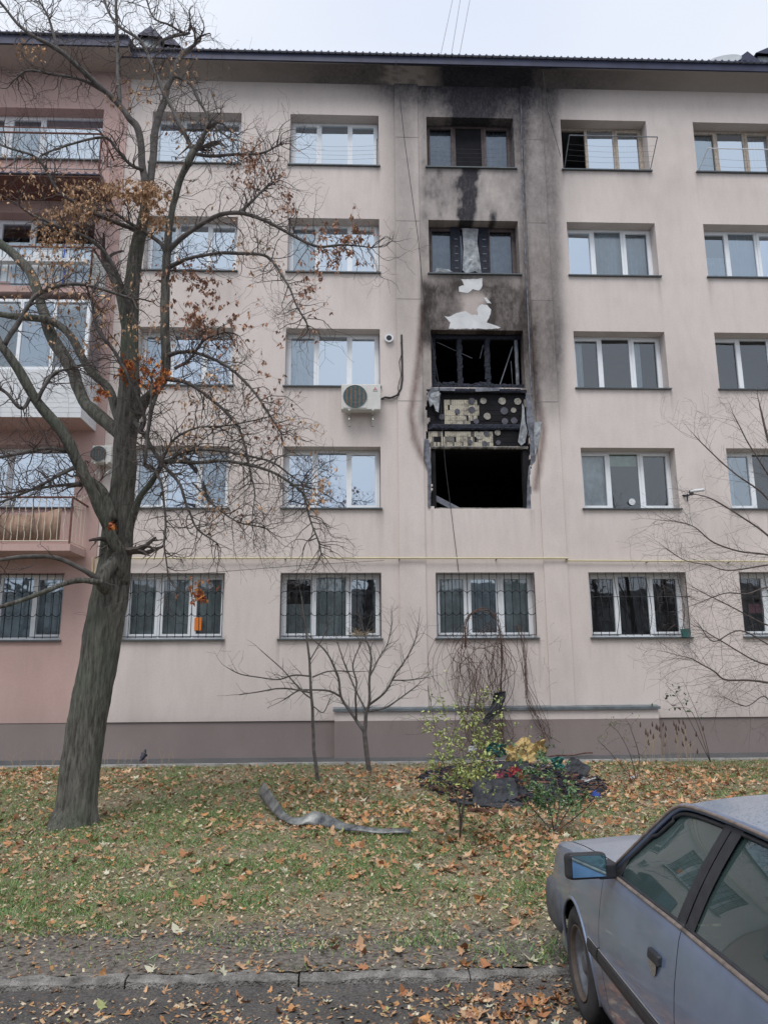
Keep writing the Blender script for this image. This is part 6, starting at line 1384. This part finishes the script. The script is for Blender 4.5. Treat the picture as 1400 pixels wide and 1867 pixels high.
def ribbon(P, Q, name, mat, parent=None, rows=4, bulge=0, nrm=(0, 1, 0)):
    """surface between two polylines with the same number of points"""
    m = MB(); nrm = Vector(nrm)
    for a, b_ in zip(P, Q):
        a, b_ = Vector(a), Vector(b_)
        for j in range(rows+1): t = j/rows; m.v.append(tuple(a.lerp(b_, t)+nrm*bulge*math.sin(math.pi*t)))
    for i in range(len(P)-1):
        for j in range(rows): m.f.append((i*(rows+1)+j, (i+1)*(rows+1)+j, (i+1)*(rows+1)+j+1, i*(rows+1)+j+1)); m.m.append(0)
    return cb(m, name, mat, parent, True)
doors = {}
for sg in (1, -1):
    side_panel('inner_shell', .80, -3.45, sg, M_INNER, .014)
    side_panel('front_fender', .855, -.535, sg, M_PAINT)
    doors[sg, 0] = side_panel('door', -.541, -1.560, sg, M_PAINT); doors[sg, 1] = side_panel('door', -1.566, -2.46, sg, M_PAINT)
    side_panel('rear_fender', -2.466, -3.51, sg, M_PAINT)
    # fender top between side and bonnet, rear deck edge
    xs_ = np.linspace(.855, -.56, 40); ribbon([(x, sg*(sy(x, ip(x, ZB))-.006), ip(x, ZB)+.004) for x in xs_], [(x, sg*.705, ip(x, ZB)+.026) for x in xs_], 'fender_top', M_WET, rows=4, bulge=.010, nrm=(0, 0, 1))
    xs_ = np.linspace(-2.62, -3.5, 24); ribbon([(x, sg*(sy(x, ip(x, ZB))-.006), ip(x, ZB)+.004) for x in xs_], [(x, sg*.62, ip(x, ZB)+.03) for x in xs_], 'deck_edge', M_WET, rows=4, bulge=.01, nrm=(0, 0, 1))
    for xc in (0, -2.545):
        m = MB(); m.tube([(xc+.345*math.cos(a), sg*(sy(xc+.345*math.cos(a), .30+.345*math.sin(a)*.98)-.004), .30+.345*.98*math.sin(a)) for a in np.linspace(-.3, math.pi+.3, 34)], .012, 6); cb(m, 'arch_lip', M_PAINT, None, True)
        m = MB(); A_ = np.linspace(0, 2*math.pi, 33)[:-1]
        for yy in (.80, .50): m.v += [(xc+.342*math.cos(a), sg*yy, .30+.342*math.sin(a)) for a in A_]
        for i in range(32): m.f.append((i, (i+1) % 32, 32+(i+1) % 32, 32+i)); m.m.append(0)
        m.f.append(tuple(range(32, 64))); m.m.append(0)
        cb(m, 'wheel_housing', M_INNER)
    # rubbing strip with its bright line
    for x0, x1 in ((.34*-1.02, -.53), (-.548, -1.553), (-1.573, -2.19)):
        xs_ = np.linspace(x0, x1, 20); m = MB()
        for x in xs_:
            for dz, dy in ((.468, .002), (.474, .014), (.503, .018), (.534, .014), (.541, .002)): m.v.append((x, sg*(sy(x, dz)+dy), dz))
        for i in range(19):
            for j in range(4): m.f.append((i*5+j, (i+1)*5+j, (i+1)*5+j+1, i*5+j+1)); m.m.append(0)
        m.f.append((0, 1, 2, 3, 4)); m.f.append((95, 96, 97, 98, 99)); m.m += [0, 0]
        cb(m, 'rubbing_strip', M_RUB, None)
        m = MB(); m.tube([(x, sg*(sy(x, .544)+.005), .545) for x in xs_], .005, 5); cb(m, 'bright_line', M_CHROME)
    # belt trim, window frames, pillars
    bp = lambda x: (x, sg*(sy(x, ip(x, ZB))-.012), ip(x, ZB)+.010)
    for x0, x1 in ((-.60, -1.557), (-1.569, -2.50)):
        m = MB(); m.tube([bp(x) for x in np.linspace(x0, x1, 14)], .010, 6); cb(m, 'belt_trim', M_DUSTTRIM, None, True)
        m = MB(); m.tube([(x, sg*(abs(bp(x)[1])-.016), bp(x)[2]+.006) for x in np.linspace(x0-.03, x1, 14)], .009, 6); cb(m, 'window_seal', M_RUB, None, True)
    rail = [(-.60, .770, .928), (-.72, .722, 1.03), (-.86, .665, 1.147), (-1.00, .612, 1.258), (-1.08, .588, 1.310), (-1.18, .577, 1.338), (-1.40, .575, 1.352), (-1.8, .575, 1.355), (-2.2, .578, 1.345), (-2.36, .590, 1.318), (-2.55, .635, 1.20), (-2.75, .70, 1.04), (-2.86, .735, .95)]
    RL = catmull([(x, sg*y, z) for x, y, z in rail], 4)
    m = MB(); m.tube(RL, .017, 8); cb(m, 'roof_rail', M_PAINT, None, True)
    m = MB(); m.tube([p+Vector((0, sg*.017, .004)) for p in RL[:44]], .008, 6); cb(m, 'rain_gutter', M_DUSTTRIM, None, True)
    inner = [Vector((p.x*1.0-(.028 if p.z < 1.29 and p.x > -1.2 else 0)+(.03 if p.x < -2.3 and p.z < 1.32 else 0), p.y+sg*.006, p.z-(.030 if p.z > 1.2 else .012))) for p in RL]
    m = MB(); m.tube(inner, .009, 7); cb(m, 'door_seal', M_RUB, None, True)
    gb = lambda x: Vector((x, sg*(sy(x, .92)-.030), ip(x, ZB)+.012)); 
    def rtop(x):
        for a, b_ in zip(inner[:-1], inner[1:]):
            if b_.x <= x <= a.x: t = (x-a.x)/(b_.x-a.x+1e-9); return a.lerp(b_, t)-Vector((0, sg*.012, .0))
        return inner[-1]
    def pane_(bx, txs, name, mat, parent):
        ribbon([gb(x) for x in bx], [rtop(x) for x in txs], name, mat, parent, rows=8, bulge=sg*.014)
    k = 16
    fb = np.linspace(-.64, -1.49, k); ft = np.concatenate([np.linspace(-.655, -1.06, k//2), np.linspace(-1.12, -1.60, k-k//2)])
    pane_(fb, ft, 'window_pane', G_CAR, doors[sg, 0])
    rb = np.linspace(-1.62, -2.48, k); rt_ = np.concatenate([np.linspace(-1.72, -2.30, k//2), np.linspace(-2.36, -2.56, k-k//2)])
    pane_(rb, rt_, 'window_pane', G_CAR, doors[sg, 1])
    B1 = [gb(x)+Vector((0, sg*.010, -.004)) for x in (-1.475, -1.557)]; T1 = [rtop(x)+Vector((0, sg*.014, .012)) for x in (-1.585, -1.648)]
    ribbon(B1, T1, 'pillar_cover', M_RUB, doors[sg, 0], 8, sg*.014)
    B1 = [gb(x)+Vector((0, sg*.008, -.004)) for x in (-1.563, -1.64)]; T1 = [rtop(x)+Vector((0, sg*.012, .012)) for x in (-1.652, -1.735)]
    ribbon(B1, T1, 'pillar_cover', M_RUB, doors[sg, 1], 8, sg*.014)
    for k0_, k1_, nm in ((44, 48, 'c_pillar'),):
        ribbon([gb(x) for x in np.linspace(-2.45, -2.86, 8)], [rtop(x)+Vector((0, 0, .02)) for x in np.linspace(-2.50, -2.84, 8)], 'rear_pillar', M_PAINT, None, 4)
    # handle: dark recess, black flap, pale cup below
    hx, hz = -1.36, .765; y_ = sg*(sy(hx, hz))
    m = MB(); m.obox((hx, y_+sg*.006, hz+.012), (.125, 0, 0), (0, .022, 0), (0, -sg*.006, .042)); h_ = cb(m, 'handle', M_RUB, doors[sg, 0], False, .008)
    m = MB(); ring = [(hx+.015+.046*math.cos(a), sg*(sy(hx, hz-.05)+.006), hz-.004+.062*math.sin(a)) for a in np.linspace(math.pi, 2*math.pi, 13)]; m.add(ring, [tuple(range(13))]); cb(m, 'handle_cup', M_CHROME, doors[sg, 0])
    hx = -2.28; m = MB(); m.obox((hx, sg*(sy(hx, hz))+sg*.006, hz+.012), (.125, 0, 0), (0, .022, 0), (0, -sg*.006, .042)); cb(m, 'handle', M_RUB, doors[sg, 1], False, .008)
    # mirror
    mc = Vector((-.77, sg*.935, .995)); ax = Vector((.16, sg*-.985, 0)).normalized() if sg > 0 else Vector((.16, .985, 0)).normalized(); fwd_ = Vector((-.985, sg*-.16, .13)).normalized()
    m = MB(); m.obox(mc+fwd_*-.045, ax*.205, fwd_*.085, Vector((0, 0, .125))); mo = cb(m, 'side_mirror', M_RUB, None, False, .022)
    m = MB(); a = ax*.088; u_ = Vector((0, 0, .050)); c_ = mc+fwd_*.0005; m.add([c_-a-u_, c_+a-u_, c_+a+u_, c_-a+u_], [(0, 1, 2, 3)]); cb(m, 'mirror_glass', M_MIRR, mo)
    m = MB(); m.obox((-.70, sg*.835, .965), (.10, 0, 0), (-.02, .10, 0), (0, 0, .075)); cb(m, 'mirror_foot', M_RUB, mo, False, .012)
    m = MB(); m.add([gb(-.625)+Vector((0, sg*.012, 0)), gb(-.75)+Vector((0, sg*.012, 0)), rtop(-.775)+Vector((0, sg*.018, 0))], [(0, 1, 2)]); cb(m, 'mirror_triangle', M_RUB, doors[sg, 0])
# bonnet, roof, windscreen, boot
def patch(name, mat, xf, zf, yh, x0, x1, nx=30, ny=20):
    m = MB()
    for i in range(nx+1):
        for j in range(ny+1): v_ = j/ny*2-1; u_ = i/nx; x = xf(u_, v_); m.v.append((x, v_*yh(u_), zf(u_, v_)))
    for i in range(nx):
        for j in range(ny): m.f.append((i*(ny+1)+j, i*(ny+1)+j+1, (i+1)*(ny+1)+j+1, (i+1)*(ny+1)+j)); m.m.append(0)
    return cb(m, name, mat, None, True)
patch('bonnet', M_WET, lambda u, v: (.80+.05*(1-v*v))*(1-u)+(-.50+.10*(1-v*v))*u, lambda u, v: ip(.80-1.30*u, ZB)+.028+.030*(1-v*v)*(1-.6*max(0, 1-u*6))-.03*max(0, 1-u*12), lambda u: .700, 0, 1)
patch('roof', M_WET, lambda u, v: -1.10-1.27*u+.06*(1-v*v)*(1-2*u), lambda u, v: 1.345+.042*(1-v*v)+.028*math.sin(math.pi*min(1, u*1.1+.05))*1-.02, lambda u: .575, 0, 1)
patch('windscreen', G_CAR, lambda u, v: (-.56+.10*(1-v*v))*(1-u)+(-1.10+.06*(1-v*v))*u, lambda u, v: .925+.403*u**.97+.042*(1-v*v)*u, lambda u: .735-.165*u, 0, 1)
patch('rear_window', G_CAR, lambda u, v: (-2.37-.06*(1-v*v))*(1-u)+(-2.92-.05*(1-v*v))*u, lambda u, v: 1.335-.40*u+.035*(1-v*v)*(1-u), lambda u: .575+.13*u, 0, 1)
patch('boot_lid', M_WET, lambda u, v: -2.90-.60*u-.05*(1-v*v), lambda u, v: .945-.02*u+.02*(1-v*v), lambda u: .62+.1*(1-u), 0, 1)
m = MB(); m.box(-3.50, -3.46, -.70, .70, .30, .93); cb(m, 'rear_panel', M_PAINT, None, False, .01)
m = MB(); m.box(.80, .84, -.70, .70, .30, .77); cb(m, 'front_panel', M_INNER)
for sg in (1, -1):
    m = MB(); m.box(.841, .868, min(sg*.34, sg*.66), max(sg*.34, sg*.66), .60, .745); cb(m, 'headlight', M_LAMP, None, False, .01)
    m = MB(); m.obox((.853, sg*.66, .675), (.03, -sg*.04, 0), (.01, sg*.03, 0), (0, 0, .10)); cb(m, 'indicator', M_ORL, None, False, .006)
    m = MB(); m.box(-3.53, -3.501, min(sg*.34, sg*.70), max(sg*.34, sg*.70), .62, .78); cb(m, 'tail_light', M_REDC, None, False, .01)
m = MB(); m.box(.841, .860, -.335, .335, .61, .74); cb(m, 'grille', M_RUB, None, False, .008)
def bumper(pts, name):
    m = MB(); pr_ = [(.0, .335), (.022, .36), (.030, .42), (.030, .50), (.022, .565), (-.01, .59), (-.06, .59)]; C = catmull([(x, y, 0) for x, y in pts], 5)
    for i, p in enumerate(C):
        d = (C[min(i+1, len(C)-1)]-C[max(i-1, 0)]).normalized(); nr_ = Vector((d.y, -d.x, 0)); nr_ = -nr_ if (nr_.dot(Vector((p.x-(-1.3), p.y, 0))) < 0) else nr_
        for o_, z in pr_: m.v.append((p.x+nr_.x*o_, p.y+nr_.y*o_, z))
    k = len(pr_)
    for i in range(len(C)-1):
        for j in range(k-1): m.f.append((i*k+j, (i+1)*k+j, (i+1)*k+j+1, i*k+j+1)); m.m.append(0)
    m.f.append(tuple(range(k))); m.f.append(tuple((len(C)-1)*k+j for j in range(k))); m.m += [0, 0]
    return cb(m, name, M_BUMP, None, True)
bumper([(.37, .832), (.55, .830), (.70, .822), (.80, .79), (.865, .70), (.90, .5), (.92, 0), (.90, -.5), (.865, -.70), (.80, -.79), (.70, -.822), (.55, -.83), (.37, -.832)], 'front_bumper')
bumper([(-2.92, .828), (-3.2, .82), (-3.42, .79), (-3.52, .70), (-3.56, .5), (-3.58, 0), (-3.56, -.5), (-3.52, -.70), (-3.42, -.79), (-3.2, -.82), (-2.92, -.828)], 'rear_bumper')
m = MB(); m.box(-3.4, .75, -.72, .72, .20, .26); cb(m, 'underbody', M_INNER)
def wheel(xc, sg):
    def lathe(prof, n=40):
        m = MB()
        for r_, y in prof: m.v += [(xc+r_*math.cos(2*math.pi*i/n), sg*y, .30+r_*math.sin(2*math.pi*i/n)) for i in range(n)]
        for k in range(len(prof)-1):
            for i in range(n): m.f.append((k*n+i, k*n+(i+1) % n, (k+1)*n+(i+1) % n, (k+1)*n+i)); m.m.append(0)
        return m
    tyre = cb(lathe([(.195, .66), (.235, .645), (.275, .655), (.296, .675), (.301, .70), (.301, .79), (.296, .808), (.280, .822), (.245, .832), (.215, .829), (.198, .818)]), 'wheel', M_TYRE, None, True)
    cb(lathe([(.195, .818), (.196, .824), (.189, .826), (.184, .818), (.178, .80)]), 'rim_edge', M_RIMB, tyre, True)
    cb(lathe([(.182, .70), (.178, .80), (.165, .785), (.150, .760), (.125, .758), (.10, .775), (.075, .782), (.06, .778), (.0, .778)]), 'rim', M_RIM, tyre, True)
    for k in range(10):
        a = k*math.pi/5; m = MB(); m.disc((xc+.137*math.cos(a), sg*.763, .30+.137*math.sin(a)), (0, sg, 0), .015, 10); cb(m, 'rim_hole', M_INNER, tyre)
    cb(lathe([(.06, .778), (.058, .795), (.03, .80), (.0, .80)], 20), 'hub_cap', M_RIM, tyre, True)
for xc in (0, -2.545):
    for sg in (1, -1): wheel(xc, sg)
# inside
for sg in (1, -1):
    for x in (-1.25,):
        m = MB(); m.obox((x-.22, sg*.36, .78), (.11, 0, .03), (0, .48, 0), (-.16, 0, .60)); st_ = cb(m, 'seat_back', M_SEAT, None, False, .05); m = MB(); m.obox((x+.08, sg*.36, .48), (.5, 0, .04), (0, .48, 0), (0, 0, .14)); cb(m, 'seat', M_SEAT, None, False, .04)
        m = MB(); m.obox((x-.34, sg*.36, 1.14), (.08, 0, .01), (0, .26, 0), (-.02, 0, .16)); cb(m, 'headrest', M_SEAT, None, False, .03)
m = MB(); m.obox((-2.25, 0, .78), (.12, 0, .03), (0, 1.25, 0), (-.18, 0, .55)); cb(m, 'rear_bench', M_SEAT, None, False, .05)
m = MB(); m.box(-.72, -.50, -.70, .70, .70, .915); cb(m, 'dashboard', M_SEAT, None, False, .04)
m = MB(); cw = Vector((-.86, .36, .88)); m.tube([cw+Vector((.08*math.cos(a)*.5, .18*math.sin(a), .17*math.cos(a))) for a in np.linspace(0, 2*math.pi, 25)[:-1]], .013, 6, closed=True); m.tube([cw+Vector((0, -.17, 0)), cw, cw+Vector((0, .17, 0))], .014, 5); m.tube([cw, cw+Vector((.2, 0, -.1))], .02, 6); cb(m, 'steering_wheel', M_RUB, None, True)
m = MB(); m.box(-3.0, -.45, -.76, .76, .261, .30); cb(m, 'floor_pan', M_INNER)

#@@REFLECT
# the far side of the street behind the viewer, seen only mirrored in the glass
T_ = Twigs(77); m = MB(); r2 = random.Random(5)
for i in range(20):
    x = -34+i*3.6+r2.uniform(-.8, .8); y = -42+r2.uniform(-4, 4); h_ = r2.uniform(9, 14)
    m.tube([(x, y, -.4), (x+.2, y, h_*.5), (x+r2.uniform(-.5, .5), y, h_)], [.3, .2, .05], 6)
    for k in range(26):
        zz = r2.uniform(2.5, h_); a = r2.uniform(0, 6.28); l = r2.uniform(1.2, 3.4)*(1.15-zz/h_*.6); d = Vector((math.cos(a), math.sin(a), r2.uniform(.2, 1))).normalized(); q = Vector((x, y, zz)); e = q+d*l
        m.tube([q, q+d*l*.5, e], [.07, .045, .02], 4, cap=False)
        for j in range(5):
            s0 = q+d*l*r2.uniform(.3, 1); f = Vector((r2.gauss(0, 1), r2.gauss(0, 1), r2.gauss(.4, .8))).normalized()*r2.uniform(.4, 1.3); m.tube([s0, s0+f], [.03, .015], 3, cap=False)
o = m.build('far_trees', M_TWIG); tag(o, 'row of bare trees across the street mirrored in the ground floor glass', 'trees', kind='stuff')
o = MB().box(-60, 60, -62, -50, -.4, 9).build('far_houses', simple('far_wall', (.30, .29, .28, 1), .9)); tag(o, 'low grey housing across the street mirrored in the ground floor glass', 'houses', kind='stuff')
